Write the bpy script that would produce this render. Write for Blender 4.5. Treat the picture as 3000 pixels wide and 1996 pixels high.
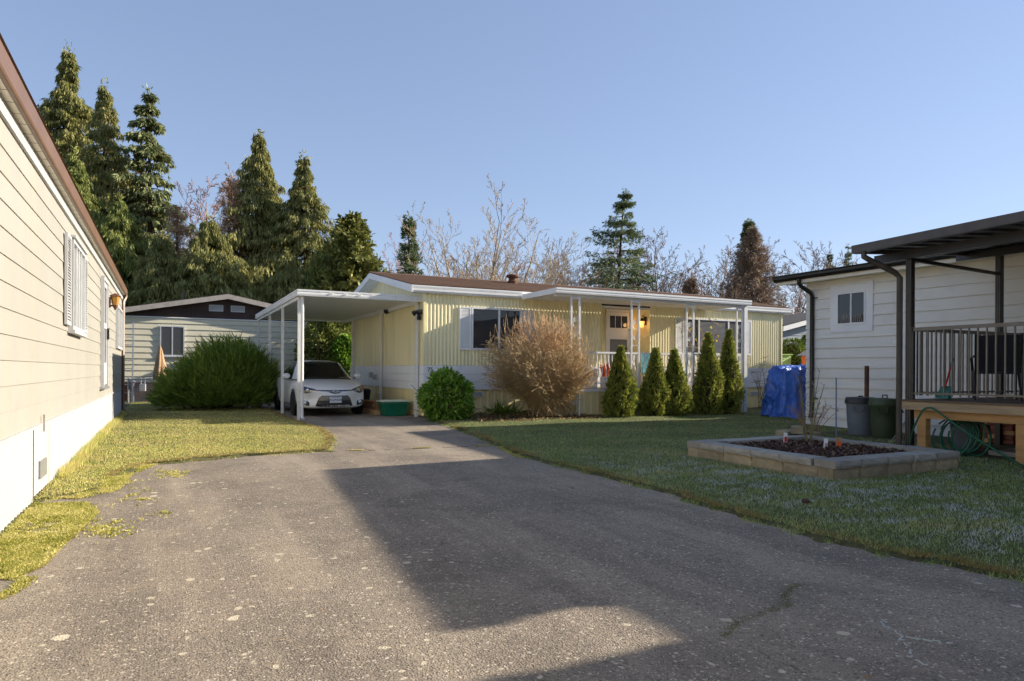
import bpy, bmesh, math, random
import numpy as np
from mathutils import Vector, Matrix
from mathutils.bvhtree import BVHTree

for _o in list(bpy.data.objects):
    bpy.data.objects.remove(_o)
S = bpy.context.scene
COL = S.collection
R = math.radians

# ------------------------------------------------------------------ camera
YAW, ROLL = R(26.8), 0.005
cam = bpy.data.cameras.new('camera')
cam.lens, cam.sensor_width, cam.shift_y = 24.0, 36.0, 0.029
cam.clip_start, cam.clip_end = 0.05, 2000
camo = bpy.data.objects.new('camera', cam)
COL.objects.link(camo)
camo.matrix_world = Matrix.Translation((0, 0, 1.2)) @ Matrix.Rotation(-YAW, 4, 'Z') @ Matrix.Rotation(R(90), 4, 'X') @ Matrix.Rotation(ROLL, 4, 'Z')
S.camera = camo

# ------------------------------------------------------------------ sky and sun
SUN_TO = Vector((1.0, -0.185, 0.41)).normalized()          # direction towards the sun
SUN_EL = math.asin(SUN_TO.z)
SUN_AZ = math.atan2(SUN_TO.x, SUN_TO.y)
w = bpy.data.worlds.new('World'); S.world = w; w.use_nodes = True
wn = w.node_tree
sky = wn.nodes.new('ShaderNodeTexSky'); sky.sky_type = 'NISHITA'; sky.sun_disc = False
sky.sun_elevation, sky.sun_rotation = SUN_EL, SUN_AZ
sky.altitude, sky.air_density, sky.dust_density, sky.ozone_density = 50, 1.0, 0.1, 3.0
bg = wn.nodes['Background']; bg.inputs['Strength'].default_value = 0.107
gm = wn.nodes.new('ShaderNodeGamma'); gm.inputs[1].default_value = 0.55           # one even tone curve for the whole sky
tn = wn.nodes.new('ShaderNodeMix'); tn.data_type = 'RGBA'; tn.blend_type = 'MULTIPLY'; tn.inputs[0].default_value = 1.0
tn.inputs[7].default_value = (0.86, 0.88, 1.03, 1.0)
wn.links.new(sky.outputs[0], gm.inputs[0]); wn.links.new(gm.outputs[0], tn.inputs[6]); wn.links.new(tn.outputs[2], bg.inputs['Color'])
sl = bpy.data.lights.new('sun', 'SUN'); sl.energy, sl.angle, sl.color = 3.05, R(0.53), (1.0, 0.91, 0.77)
so = bpy.data.objects.new('sun', sl); COL.objects.link(so)
so.rotation_euler = SUN_TO.to_track_quat('Z', 'Y').to_euler(); so.location = (20, -5, 15)
S.view_settings.view_transform = 'Standard'; S.view_settings.look = 'None'
S.view_settings.exposure, S.view_settings.gamma = 1.68, 1.0
S.view_settings.use_curve_mapping = False
S.render.engine = 'CYCLES'
S.cycles.max_bounces = 6; S.cycles.transparent_max_bounces = 12
S.cycles.use_denoising = True

# ------------------------------------------------------------------ node and mesh helpers
def nd(nt, typ, ins=None, **kw):
    n = nt.nodes.new(typ)
    for k, v in kw.items(): setattr(n, k, v)
    for k, v in (ins or {}).items():
        s = n.inputs[k]
        if hasattr(v, 'is_linked'): nt.links.new(v, s)
        else: s.default_value = v
    return n
def c4(c): return (c[0], c[1], c[2], 1.0)
def sc(c, k): return tuple(min(1.0, x * k) for x in c)
def srgb(r, g, b):
    f = lambda v: v / 255 / 12.92 if v / 255 <= .04045 else ((v / 255 + .055) / 1.055) ** 2.4
    return (f(r), f(g), f(b))
def newmat(name):
    m = bpy.data.materials.new(name); m.use_nodes = True
    return m, m.node_tree, m.node_tree.nodes['Principled BSDF']
def ramp(nt, fac, stops, interp='LINEAR'):
    n = nd(nt, 'ShaderNodeValToRGB', {'Fac': fac}); e = n.color_ramp.elements
    n.color_ramp.interpolation = interp
    while len(e) < len(stops): e.new(0.5)
    for el, (p, c) in zip(e, stops):
        el.position = p; el.color = c4(c) if len(c) == 3 else c
    return n.outputs['Color']
def mixc(nt, fac, a, b, mode='MIX'):
    n = nd(nt, 'ShaderNodeMix', data_type='RGBA', blend_type=mode)
    for sock, v in ((n.inputs[0], fac), (n.inputs[6], a), (n.inputs[7], b)):
        if hasattr(v, 'is_linked'): nt.links.new(v, sock)
        else: sock.default_value = v if not isinstance(v, tuple) else c4(v)
    return n.outputs[2]
def noise(nt, vec, scale, detail=4, rough=.55, dist=0):
    return nd(nt, 'ShaderNodeTexNoise', {'Vector': vec, 'Scale': scale, 'Detail': detail, 'Roughness': rough, 'Distortion': dist}).outputs['Fac']
def stretch(nt, vec, s):
    return nd(nt, 'ShaderNodeMapping', {'Vector': vec, 'Scale': s}).outputs[0]
MATS = {}
def M(name, col, rough=.6, var=.12, vs=3.0, bump=.0, bs=60, metal=0., spec=.4, streak=None, dirt=0., dirtcol=(.16, .13, .09), island=0., coat=0.):
    """painted / plain surface with uneven colour, faint dirt and fine relief"""
    if name in MATS: return MATS[name]
    m, nt, b = newmat(name)
    pos = nd(nt, 'ShaderNodeNewGeometry').outputs['Position']
    v = stretch(nt, pos, streak) if streak else pos
    n1 = noise(nt, v, vs, 5)
    c = ramp(nt, n1, [(.28, sc(col, 1 - var)), (.72, sc(col, 1 + var))])
    if island:
        ri = nd(nt, 'ShaderNodeObjectInfo').outputs['Random']
        c = mixc(nt, 1.0, c, ramp(nt, ri, [(0, (1 - island,) * 3), (1, (1 + island * .0,) * 3)]), 'MULTIPLY')
    if dirt:
        n2 = noise(nt, v, vs * 2.7, 7, .65)
        c = mixc(nt, ramp(nt, n2, [(.52, (0, 0, 0)), (.8, (dirt,) * 3)]), c, dirtcol)
    nt.links.new(c, b.inputs['Base Color'])
    r = nd(nt, 'ShaderNodeMapRange', {'Value': noise(nt, pos, vs * 4, 3), 'To Min': max(0, rough - .1), 'To Max': min(1, rough + .1)})
    nt.links.new(r.outputs[0], b.inputs['Roughness'])
    b.inputs['Metallic'].default_value = metal
    b.inputs['Specular IOR Level'].default_value = spec
    b.inputs['Coat Weight'].default_value = coat
    if bump:
        bn = nd(nt, 'ShaderNodeBump', {'Strength': bump, 'Distance': .01, 'Height': noise(nt, v, bs, 4)})
        nt.links.new(bn.outputs[0], b.inputs['Normal'])
    MATS[name] = m
    return m
def leafmat(name, dark, mid, light, trans=.25, patch=1.2, rough=.55, tip=None):
    m, nt, b = newmat(name)
    g = nd(nt, 'ShaderNodeNewGeometry')
    ri = g.outputs['Random Per Island']
    pn = noise(nt, g.outputs['Position'], patch, 3)
    f = nd(nt, 'ShaderNodeMath', {0: ri, 1: pn}, operation='ADD').outputs[0]
    f = nd(nt, 'ShaderNodeMath', {0: f, 1: .5}, operation='MULTIPLY').outputs[0]
    c = ramp(nt, f, [(.18, dark), (.5, mid), (.82, light)])
    nt.links.new(c, b.inputs['Base Color']); b.inputs['Roughness'].default_value = rough
    b.inputs['Specular IOR Level'].default_value = .25
    if trans:
        t = nd(nt, 'ShaderNodeBsdfTranslucent', {'Color': c})
        mx = nd(nt, 'ShaderNodeMixShader', {0: trans, 1: b.outputs[0], 2: t.outputs[0]})
        nt.links.new(mx.outputs[0], nt.nodes['Material Output'].inputs['Surface'])
    return m
def np_mesh(name, V, F, mat=None, smooth=False):
    V = np.asarray(V, dtype=np.float32).reshape(-1, 3); F = np.asarray(F, dtype=np.int32)
    k = F.shape[1]; me = bpy.data.meshes.new(name)
    me.vertices.add(len(V)); me.vertices.foreach_set('co', V.ravel())
    me.loops.add(F.size); me.loops.foreach_set('vertex_index', F.ravel())
    me.polygons.add(len(F)); me.polygons.foreach_set('loop_start', np.arange(0, F.size, k, dtype=np.int32))
    me.update(calc_edges=True)
    if smooth: me.polygons.foreach_set('use_smooth', np.ones(len(F), dtype=bool))
    if mat: me.materials.append(mat)
    return me
def link(name, data, parent=None):
    o = bpy.data.objects.new(name, data); COL.objects.link(o)
    if parent: o.parent = parent
    return o
def tag(o, label=None, cat=None, group=None, kind=None):
    for k, v in (('label', label), ('category', cat), ('group', group), ('kind', kind)):
        if v: o[k] = v
    return o
def thing(name, label, cat, loc=(0, 0, 0), group=None, rz=0.):
    o = link(name, None); o.location = loc; o.rotation_euler.z = rz; o.empty_display_size = .2
    tag(o, label, cat, group)
    o['_o'] = list(loc) if rz == 0 else [0, 0, 0]
    return o
class MB:
    def __init__(s): s.v = []; s.f = []; s.sm = False
    def add(s, vs, fs):
        n = len(s.v); s.v += [tuple(p) for p in vs]; s.f += [tuple(i + n for i in f) for f in fs]; return s
    def box(s, x0, y0, z0, x1, y1, z1):
        x0, x1 = sorted((x0, x1)); y0, y1 = sorted((y0, y1)); z0, z1 = sorted((z0, z1))
        return s.add([(x0,y0,z0),(x1,y0,z0),(x1,y1,z0),(x0,y1,z0),(x0,y0,z1),(x1,y0,z1),(x1,y1,z1),(x0,y1,z1)],
                     [(3,2,1,0),(4,5,6,7),(0,1,5,4),(1,2,6,5),(2,3,7,6),(3,0,4,7)])
    def bar(s, p, q, w, h, up=(0, 0, 1)):
        p, q = Vector(p), Vector(q); d = (q - p).normalized(); u = Vector(up)
        if abs(d.dot(u)) > .98: u = Vector((0, 1, 0))
        a = d.cross(u).normalized() * w / 2; b = a.cross(d).normalized() * h / 2
        vs = [e + i * a + j * b for e in (p, q) for i, j in ((-1,-1),(1,-1),(1,1),(-1,1))]
        return s.add(vs, [(3,2,1,0),(4,5,6,7),(0,1,5,4),(1,2,6,5),(2,3,7,6),(3,0,4,7)])
    def tube(s, pts, r, n=8, caps=True):
        pts = [Vector(p) for p in pts]; rs = r if isinstance(r, (list, tuple)) else [r] * len(pts)
        vs = []; fs = []; prev = None
        for i, p in enumerate(pts):
            d = (pts[min(i + 1, len(pts) - 1)] - pts[max(i - 1, 0)]).normalized()
            if prev is None:
                u = Vector((0, 0, 1)) if abs(d.z) < .9 else Vector((1, 0, 0))
                a = d.cross(u).normalized()
            else: a = (prev - d * prev.dot(d)).normalized()
            prev = a; b = d.cross(a)
            for k in range(n):
                t = 2 * math.pi * k / n; vs.append(p + (a * math.cos(t) + b * math.sin(t)) * rs[i])
            if i:
                o = (i - 1) * n
                fs += [(o + k, o + (k + 1) % n, o + n + (k + 1) % n, o + n + k) for k in range(n)]
        if caps: fs += [tuple(range(n))[::-1], tuple(range(len(vs) - n, len(vs)))]
        return s.add(vs, fs)
    def lathe(s, prof, n=20, c=(0, 0, 0)):
        vs = [(c[0] + r * math.cos(2*math.pi*k/n), c[1] + r * math.sin(2*math.pi*k/n), c[2] + z) for r, z in prof for k in range(n)]
        fs = [(i*n+k, i*n+(k+1)%n, (i+1)*n+(k+1)%n, (i+1)*n+k) for i in range(len(prof)-1) for k in range(n)]
        fs += [tuple(range(n))[::-1], tuple(range(len(vs)-n, len(vs)))]
        return s.add(vs, fs)
    def extr(s, poly, axis, a, b):
        f = {'x': lambda t, p: (t, p[0], p[1]), 'y': lambda t, p: (p[0], t, p[1]), 'z': lambda t, p: (p[0], p[1], t)}[axis]
        n = len(poly); vs = [f(a, p) for p in poly] + [f(b, p) for p in poly]
        return s.add(vs, [tuple(range(n))[::-1], tuple(range(n, 2*n))] + [(i, (i+1) % n, n + (i+1) % n, n + i) for i in range(n)])
    def grid(s, fn, nu, nv, close=False):
        vs = [fn(i / nu, j / nv) for j in range(nv + 1) for i in range(nu + 1)]
        return s.add(vs, [(j*(nu+1)+i, j*(nu+1)+i+1, (j+1)*(nu+1)+i+1, (j+1)*(nu+1)+i) for j in range(nv) for i in range(nu)])
    def build(s, name, mat, parent=None, smooth=False, bevel=0., fix=True, label=None):
        o = (0, 0, 0); p = parent
        while p is not None:
            if '_o' in p: o = p['_o']; break
            p = p.parent
        me = bpy.data.meshes.new(name)
        me.from_pydata([(x - o[0], y - o[1], z - o[2]) for x, y, z in s.v], [], s.f)
        if fix:
            bm = bmesh.new(); bm.from_mesh(me); bmesh.ops.recalc_face_normals(bm, faces=bm.faces)
            if bevel: bmesh.ops.bevel(bm, geom=[e for e in bm.edges if e.is_manifold and e.calc_face_angle(0) > .5], offset=bevel, segments=1, affect='EDGES')
            bm.to_mesh(me); bm.free()
        if smooth:
            for pl in me.polygons: pl.use_smooth = True
            if smooth != 'all': me.set_sharp_from_angle(angle=R(40))
        me.materials.append(mat)
        ob = link(name, me, parent)
        if label: ob['label'] = label
        return ob
def again(o, loc, parent=None, rot=None):
    """a further piece sharing the mesh of o, moved by loc"""
    c = o.copy(); COL.objects.link(c); c.parent = parent or o.parent
    c.location = Vector(o.location) + Vector(loc)
    if rot: c.rotation_euler = rot
    return c
def copy_tree(o, parent=None):
    c = o.copy(); COL.objects.link(c); c.parent = parent
    for ch in list(o.children): copy_tree(ch, c)
    return c
# wall frames: (u along the wall, n outwards, z up) -> world
def FX(y): return lambda u, n, z: (u, y - n, z)            # wall facing -Y
def FE(x): return lambda u, n, z: (x + n, u, z)            # wall facing +X
def FW(x): return lambda u, n, z: (x - n, u, z)            # wall facing -X
def fb(mb, F, u0, u1, n0, n1, z0, z1):
    a, b = F(u0, n0, z0), F(u1, n1, z1)
    return mb.box(*a, *b)
def corr(mb, F, u0, u1, z0, z1, period=.1, depth=.014, phase=0., prof=((0, 0), (.55, 0), (.66, 1), (.89, 1))):
    us = []
    k = math.floor((u0 - phase) / period) - 1
    while k * period + phase < u1 + period:
        for a, d in prof: us.append((k * period + phase + a * period, d * depth))
        k += 1
    arr = np.array(us); pts = [(u0, float(np.interp(u0, arr[:, 0], arr[:, 1])))] + [(u, d) for u, d in us if u0 < u < u1] + [(u1, float(np.interp(u1, arr[:, 0], arr[:, 1])))]
    n = len(pts); vs = [F(u, d, z0) for u, d in pts] + [F(u, d, z1) for u, d in pts]
    return mb.add(vs, [(i, i + 1, n + i + 1, n + i) for i in range(n - 1)])
def inpoly(px, py, poly):
    r = np.zeros(px.shape, bool); n = len(poly); j = n - 1
    for i in range(n):
        xi, yi = poly[i]; xj, yj = poly[j]
        c = ((yi > py) != (yj > py)) & (px < (xj - xi) * (py - yi) / (yj - yi + 1e-12) + xi)
        r ^= c; j = i
    return r
# ------------------------------------------------------------------ materials
mCream = M('cream_paint', srgb(162, 158, 147), .5, .05, 1.2, dirt=.25, dirtcol=srgb(205, 178, 120), streak=(1, 1, .25), island=.05)
mWhite = M('white_paint', (.78, .77, .74), .45, .06, 2.0, dirt=.3, dirtcol=(.42, .38, .30))
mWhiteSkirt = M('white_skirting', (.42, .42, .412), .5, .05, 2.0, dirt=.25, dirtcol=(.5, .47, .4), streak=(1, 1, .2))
mBrown = M('brown_gutter', srgb(112, 86, 68), .4, .1, 2.0)
mSoffit = M('soffit_cream', srgb(240, 232, 214), .6, .06, 3.0)
mYellow = M('yellow_metal_siding', srgb(243, 231, 183), .45, .06, 1.6, dirt=.35, dirtcol=srgb(176, 150, 88), streak=(1, 1, .12))
mYellowD = M('yellow_skirting', srgb(234, 216, 160), .5, .08, 1.6, dirt=.5, dirtcol=srgb(150, 125, 75), streak=(1, 1, .15))
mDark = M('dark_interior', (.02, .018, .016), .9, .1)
mBlack = M('black_metal', (.018, .016, .015), .38, .2, 5, spec=.5)
mBronze = M('bronze_metal', (.075, .058, .045), .4, .2, 6, spec=.5)
mRail = M('rail_bronze', (.17, .14, .105), .4, .15, 6, spec=.5)
mGrey = M('grey_siding', srgb(232, 228, 218), .6, .04, 1.5, dirt=.12, dirtcol=srgb(160, 150, 130), island=.06)
mTrim = M('trim_white', (.82, .81, .79), .5, .04)
mBackSide = M('back_cream_siding', srgb(212, 205, 180), .55, .06, 1.2, dirt=.3, dirtcol=srgb(170, 155, 115), island=.08)
mBackBrown = M('dark_brown_gable', srgb(70, 52, 45), .7, .3, 2.5, dirt=.5, dirtcol=srgb(40, 28, 24))
mGreyFascia = M('weathered_fascia', srgb(170, 160, 150), .6, .15, 3, dirt=.5, dirtcol=srgb(105, 95, 85))
mTrimL = M('dimmed_trim_white', (.47, .465, .455), .55, .06, 3, dirt=.3, dirtcol=(.36, .33, .27))  # trim white darkened to offset full sun on the left home
mCarIn = M('car_interior', (.10, .098, .09), .8, .15)
mLouver = M('vent_white', (.7, .69, .67), .5, .05)
mWoodO = M('cedar_lumber', srgb(184, 140, 86), .65, .22, 2.2, bump=.3, bs=40, streak=(6, .7, 6), dirt=.35, dirtcol=srgb(120, 74, 34))
mWoodG = M('weathered_lumber', srgb(176, 150, 116), .75, .25, 2.5, bump=.4, bs=40, streak=(6, .7, 6), dirt=.5, dirtcol=srgb(100, 84, 66))
mDeck = M('deck_board_wood', srgb(112, 92, 74), .75, .25, 2.5, streak=(6, .7, 6), island=.25)
mAluFrame = M('window_aluminium', (.62, .62, .62), .35, .08, metal=.3)
mTyre = M('tyre_rubber', (.012, .012, .012), .8, .2)
mPlastG = M('green_plastic', srgb(20, 108, 78), .4, .08, spec=.5)
mPlastLid = M('pale_green_lid', srgb(196, 208, 186), .45, .06)
mCard = M('cardboard', srgb(150, 112, 78), .8, .12)
mTan = M('tan_canvas', srgb(176, 142, 108), .85, .15, 4)
mGalv = M('galvanised_steel', (.45, .45, .45), .4, .15, 20, metal=.7)
mRust = M('rusted_steel', srgb(94, 58, 40), .8, .3, 9)
mBinGrey = M('grey_bin_plastic', srgb(112, 118, 124), .5, .1, 3, dirt=.3, dirtcol=(.08, .08, .07))
mBinGreen = M('olive_bin_plastic', srgb(62, 76, 52), .5, .12, 3, dirt=.3, dirtcol=(.05, .05, .04))
mLidBlack = M('black_lid_plastic', (.03, .03, .034), .45, .1)
mHose = M('green_hose', srgb(34, 92, 66), .4, .12)
mRed = M('red_handle', srgb(196, 40, 36), .4, .06)
mSling = M('black_sling_fabric', (.02, .021, .026), .8, .15, 40)
mOrange = M('orange_pot', srgb(232, 96, 36), .5, .08)
mTeal = M('teal_fabric', srgb(96, 160, 168), .7, .1)
mBrick = M('red_brick', srgb(150, 92, 70), .85, .2, 8, bump=.4, bs=90, island=.35)
mMortar = M('mortar', srgb(150, 138, 124), .9, .1)
mBlueGrey = M('blue_grey_siding', srgb(128, 138, 152), .6, .06)
mLime = M('lime_box', srgb(168, 208, 130), .5, .06)
mCoral = M('coral_shed', srgb(196, 92, 62), .6, .08)
mBark = M('bark', srgb(112, 94, 76), .9, .3, 3)
mBarkD = M('dark_bark', srgb(72, 58, 46), .9, .3, 3)
mTwig = M('pale_twigs', srgb(164, 143, 114), .85, .22, 2.5)
mTwigR = M('reddish_twigs', srgb(158, 118, 98), .9, .2, .4)
mTwigG = M('grey_twigs', srgb(128, 106, 88), .9, .2, .4)
mCane = M('bush_canes', srgb(180, 154, 114), .8, .25, 3)
mCaneT = M('bush_tips', srgb(186, 150, 110), .8, .2, 3)
mMulch = M('bark_mulch', srgb(74, 52, 42), .9, .5, 30)
mStone = None

def glassmat(name, tint=(.75, .78, .8), refl=1.0, clear=True, col=(.015, .017, .02)):
    m, nt, b = newmat(name)
    nt.nodes.remove(b)
    fr = nd(nt, 'ShaderNodeFresnel', {'IOR': 1.5})
    gl = nd(nt, 'ShaderNodeBsdfGlossy', {'Roughness': .02, 'Color': c4((refl,) * 3)})
    base = nd(nt, 'ShaderNodeBsdfTransparent', {'Color': c4(tint)}) if clear else nd(nt, 'ShaderNodeBsdfDiffuse', {'Color': c4(col)})
    mx = nd(nt, 'ShaderNodeMixShader', {0: fr.outputs[0], 1: base.outputs[0], 2: gl.outputs[0]})
    nt.links.new(mx.outputs[0], nt.nodes['Material Output'].inputs['Surface'])
    return m
mGlass = glassmat('window_glass', (.82, .84, .85))
mGlassDark = glassmat('dark_glass', clear=False, col=(.045, .045, .047))
mGlassGrey = glassmat('grey_window_glass', clear=False, col=(.13, .125, .13))
mGlassCar = glassmat('car_glass', (.42, .46, .45))
mScreen = M('door_screen', (.20, .205, .215), .6, .15)
mLampGlass = M('amber_glass', srgb(170, 124, 60), .25, .1)
def emis(name, col, st):
    m, nt, b = newmat(name); b.inputs['Base Color'].default_value = c4(col)
    b.inputs['Emission Color'].default_value = c4(col); b.inputs['Emission Strength'].default_value = st
    return m
mBulb = emis('lit_bulb', (1.0, .45, .12), .5)

def shinglemat(name, col, cell=.3):
    m, nt, b = newmat(name)
    pos = nd(nt, 'ShaderNodeNewGeometry').outputs['Position']
    v = nd(nt, 'ShaderNodeTexVoronoi', {'Vector': stretch(nt, pos, (3.2, 6, 6)), 'Scale': 1.0})
    n = noise(nt, pos, 1.2, 6, .6); n2 = noise(nt, pos, 60, 3)
    c = mixc(nt, .45, ramp(nt, v.outputs['Color'], [(0, sc(col, .65)), (1, sc(col, 1.3))]), ramp(nt, n, [(.3, sc(col, .7)), (.7, sc(col, 1.25))]))
    c = mixc(nt, .35, c, ramp(nt, n2, [(.3, sc(col, .5)), (.7, sc(col, 1.5))]))
    nt.links.new(c, b.inputs['Base Color']); b.inputs['Roughness'].default_value = .9
    bn = nd(nt, 'ShaderNodeBump', {'Strength': .6, 'Distance': .01, 'Height': n2}); nt.links.new(bn.outputs[0], b.inputs['Normal'])
    return m
mShingle = shinglemat('brown_shingles', srgb(112, 87, 73))
mShingleD = shinglemat('dark_shingles', srgb(58, 56, 56))

def asphalt():
    m, nt, b = newmat('old_asphalt')
    pos = nd(nt, 'ShaderNodeNewGeometry').outputs['Position']
    big = noise(nt, pos, .35, 5, .6); mid = noise(nt, pos, 2.2, 5, .65)
    c = ramp(nt, big, [(.32, srgb(106, 96, 85)), (.5, srgb(126, 114, 100)), (.68, srgb(150, 134, 115))])
    c = mixc(nt, .45, c, ramp(nt, mid, [(.3, srgb(98, 89, 80)), (.7, srgb(158, 144, 126))]))
    trk = noise(nt, stretch(nt, pos, (1.5, .16, 1)), 1.0, 5, .6, .3)
    c = mixc(nt, ramp(nt, trk, [(.46, (0, 0, 0)), (.62, (.5,) * 3)]), c, srgb(174, 158, 136))
    ptc = noise(nt, pos, .55, 3, .5, 1.2)
    c = mixc(nt, ramp(nt, ptc, [(.58, (0, 0, 0)), (.66, (.38,) * 3)]), c, srgb(92, 84, 76))
    # aggregate: stone chips of several tints
    for s_, amt in ((70, .75), (34, .5), (120, .55)):
        v = nd(nt, 'ShaderNodeTexVoronoi', {'Vector': pos, 'Scale': s_, 'Randomness': 1.0})
        d = ramp(nt, v.outputs['Distance'], [(.18, (1, 1, 1)), (.42, (0, 0, 0))])
        tint = ramp(nt, nd(nt, 'ShaderNodeSeparateColor', {'Color': v.outputs['Color']}).outputs[0],
                    [(0, srgb(58, 53, 49)), (.36, srgb(116, 105, 94)), (.66, srgb(178, 161, 138)), (.88, srgb(232, 217, 194))], 'CONSTANT')
        f = nd(nt, 'ShaderNodeMath', {0: d, 1: amt}, operation='MULTIPLY').outputs[0]
        c = mixc(nt, f, c, tint)
    # damp mossy stains
    st = noise(nt, pos, .9, 6, .7, .4)
    c = mixc(nt, ramp(nt, st, [(.56, (0, 0, 0)), (.74, (.62,) * 3)]), c, srgb(84, 77, 64))
    xs = nd(nt, 'ShaderNodeSeparateXYZ', {'Vector': pos})
    # lichen rounds, commoner towards the house on the left
    for s_, thr, tintc in ((3.1, .13, srgb(214, 200, 174)), (5.7, .16, srgb(200, 186, 160)), (9.1, .2, srgb(204, 190, 164))):
        wob = nd(nt, 'ShaderNodeVectorMath', {0: pos, 1: nd(nt, 'ShaderNodeVectorMath', {0: nd(nt, 'ShaderNodeTexNoise', {'Vector': pos, 'Scale': 14.0}).outputs['Color'], 1: (.05, .05, .05)}, operation='MULTIPLY').outputs[0]}, operation='ADD').outputs[0]
        v = nd(nt, 'ShaderNodeTexVoronoi', {'Vector': wob, 'Scale': s_})
        rad = nd(nt, 'ShaderNodeSeparateColor', {'Color': v.outputs['Color']})
        r1 = nd(nt, 'ShaderNodeMath', {0: rad.outputs[0], 1: thr}, operation='MULTIPLY').outputs[0]
        less = nd(nt, 'ShaderNodeMath', {0: v.outputs['Distance'], 1: r1}, operation='LESS_THAN').outputs[0]
        dens = nd(nt, 'ShaderNodeMapRange', {'Value': xs.outputs['X'], 'From Min': -1., 'From Max': 3.2, 'To Min': .85, 'To Max': .14}).outputs[0]
        keep = nd(nt, 'ShaderNodeMath', {0: rad.outputs[1], 1: dens}, operation='LESS_THAN').outputs[0]
        f = nd(nt, 'ShaderNodeMath', {0: less, 1: keep}, operation='MULTIPLY').outputs[0]
        f = nd(nt, 'ShaderNodeMath', {0: f, 1: .78}, operation='MULTIPLY').outputs[0]
        c = mixc(nt, f, c, tintc)
    # hairline cracks
    wob = nd(nt, 'ShaderNodeVectorMath', {0: pos, 1: nd(nt, 'ShaderNodeVectorMath', {0: nd(nt, 'ShaderNodeTexNoise', {'Vector': pos, 'Scale': 3.0, 'Detail': 5.0}).outputs['Color'], 1: (.35, .35, .35)}, operation='MULTIPLY').outputs[0]}, operation='ADD').outputs[0]
    ve = nd(nt, 'ShaderNodeTexVoronoi', {'Vector': wob, 'Scale': .42}, feature='DISTANCE_TO_EDGE')
    crk = ramp(nt, ve.outputs['Distance'], [(.0006, (.8, .8, .8)), (.0022, (0, 0, 0))])
    crk = mixc(nt, 1., crk, ramp(nt, noise(nt, pos, .8, 2), [(.55, (0, 0, 0)), (.64, (1, 1, 1))]), 'MULTIPLY')
    c = mixc(nt, crk, c, srgb(66, 60, 52))
    nt.links.new(c, b.inputs['Base Color']); b.inputs['Roughness'].default_value = .88; b.inputs['Specular IOR Level'].default_value = .3
    vb = nd(nt, 'ShaderNodeTexVoronoi', {'Vector': pos, 'Scale': 95})
    hb = mixc(nt, .3, ramp(nt, vb.outputs['Distance'], [(0, (1, 1, 1)), (.6, (0, 0, 0))]), noise(nt, pos, 30, 5))
    hb = mixc(nt, .5, hb, crk, 'SUBTRACT')
    bn = nd(nt, 'ShaderNodeBump', {'Strength': .75, 'Distance': .006, 'Height': hb}); nt.links.new(bn.outputs[0], b.inputs['Normal'])
    return m
mAsphalt = asphalt()

def soilmat():
    m, nt, b = newmat('turf_soil')
    pos = nd(nt, 'ShaderNodeNewGeometry').outputs['Position']
    n = noise(nt, pos, 1.4, 6, .65); n2 = noise(nt, pos, 24, 4)
    c = ramp(nt, n, [(.3, srgb(58, 62, 30)), (.55, srgb(80, 80, 38)), (.75, srgb(96, 84, 50))])
    c = mixc(nt, .5, c, ramp(nt, n2, [(.3, srgb(44, 40, 26)), (.7, srgb(104, 100, 54))]))
    nt.links.new(c, b.inputs['Base Color']); b.inputs['Roughness'].default_value = .95
    bn = nd(nt, 'ShaderNodeBump', {'Strength': .8, 'Distance': .03, 'Height': n2}); nt.links.new(bn.outputs[0], b.inputs['Normal'])
    return m
mSoil = soilmat()
def grassmat(name, cols, frost=False, patch=.9):
    m, nt, b = newmat(name)
    g = nd(nt, 'ShaderNodeNewGeometry'); pos = g.outputs['Position']; ri = g.outputs['Random Per Island']
    f = mixc(nt, .3, noise(nt, pos, patch, 6, .7), ri)
    k = len(cols)
    c = ramp(nt, f, [(.33 + .36 * i / (k - 1), col) for i, col in enumerate(cols)])
    if frost:
        xs = nd(nt, 'ShaderNodeSeparateXYZ', {'Vector': pos})
        fm = ramp(nt, mixc(nt, .14, noise(nt, stretch(nt, pos, (1, 1.6, 1)), 2.4, 8, .74, .5), ri), [(.51, (0, 0, 0)), (.58, (.9,) * 3)])
        near = nd(nt, 'ShaderNodeMapRange', {'Value': xs.outputs['Y'], 'From Min': 6.2, 'From Max': 8.6, 'To Min': 1., 'To Max': 0.}).outputs[0]
        edge = nd(nt, 'ShaderNodeMapRange', {'Value': xs.outputs['X'], 'From Min': 4.35, 'From Max': 5.0, 'To Min': 0., 'To Max': 1.}).outputs[0]
        far = nd(nt, 'ShaderNodeMapRange', {'Value': xs.outputs['X'], 'From Min': 6.6, 'From Max': 9., 'To Min': 1., 'To Max': .3}).outputs[0]
        w_ = nd(nt, 'ShaderNodeMath', {0: near, 1: edge}, operation='MULTIPLY').outputs[0]
        w_ = nd(nt, 'ShaderNodeMath', {0: w_, 1: far}, operation='MULTIPLY').outputs[0]
        c = mixc(nt, mixc(nt, 1., fm, w_, 'MULTIPLY'), c, (.66, .70, .74))
    nt.links.new(c, b.inputs['Base Color']); b.inputs['Roughness'].default_value = .7; b.inputs['Specular IOR Level'].default_value = .2
    t = nd(nt, 'ShaderNodeBsdfTranslucent', {'Color': c})
    mx = nd(nt, 'ShaderNodeMixShader', {0: .3, 1: b.outputs[0], 2: t.outputs[0]})
    nt.links.new(mx.outputs[0], nt.nodes['Material Output'].inputs['Surface'])
    return m
mGrassR = grassmat('shaded_grass', [srgb(106, 132, 68), srgb(140, 164, 88), srgb(172, 186, 114), srgb(204, 188, 138)], frost=True)
mGrassL = grassmat('mossy_grass', [srgb(126, 138, 66), srgb(190, 186, 100), srgb(226, 214, 136), srgb(180, 156, 108)], patch=1.3)
mStraw = grassmat('straw_grass', [srgb(112, 98, 58), srgb(150, 128, 82), srgb(176, 152, 108)], patch=4)
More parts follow.
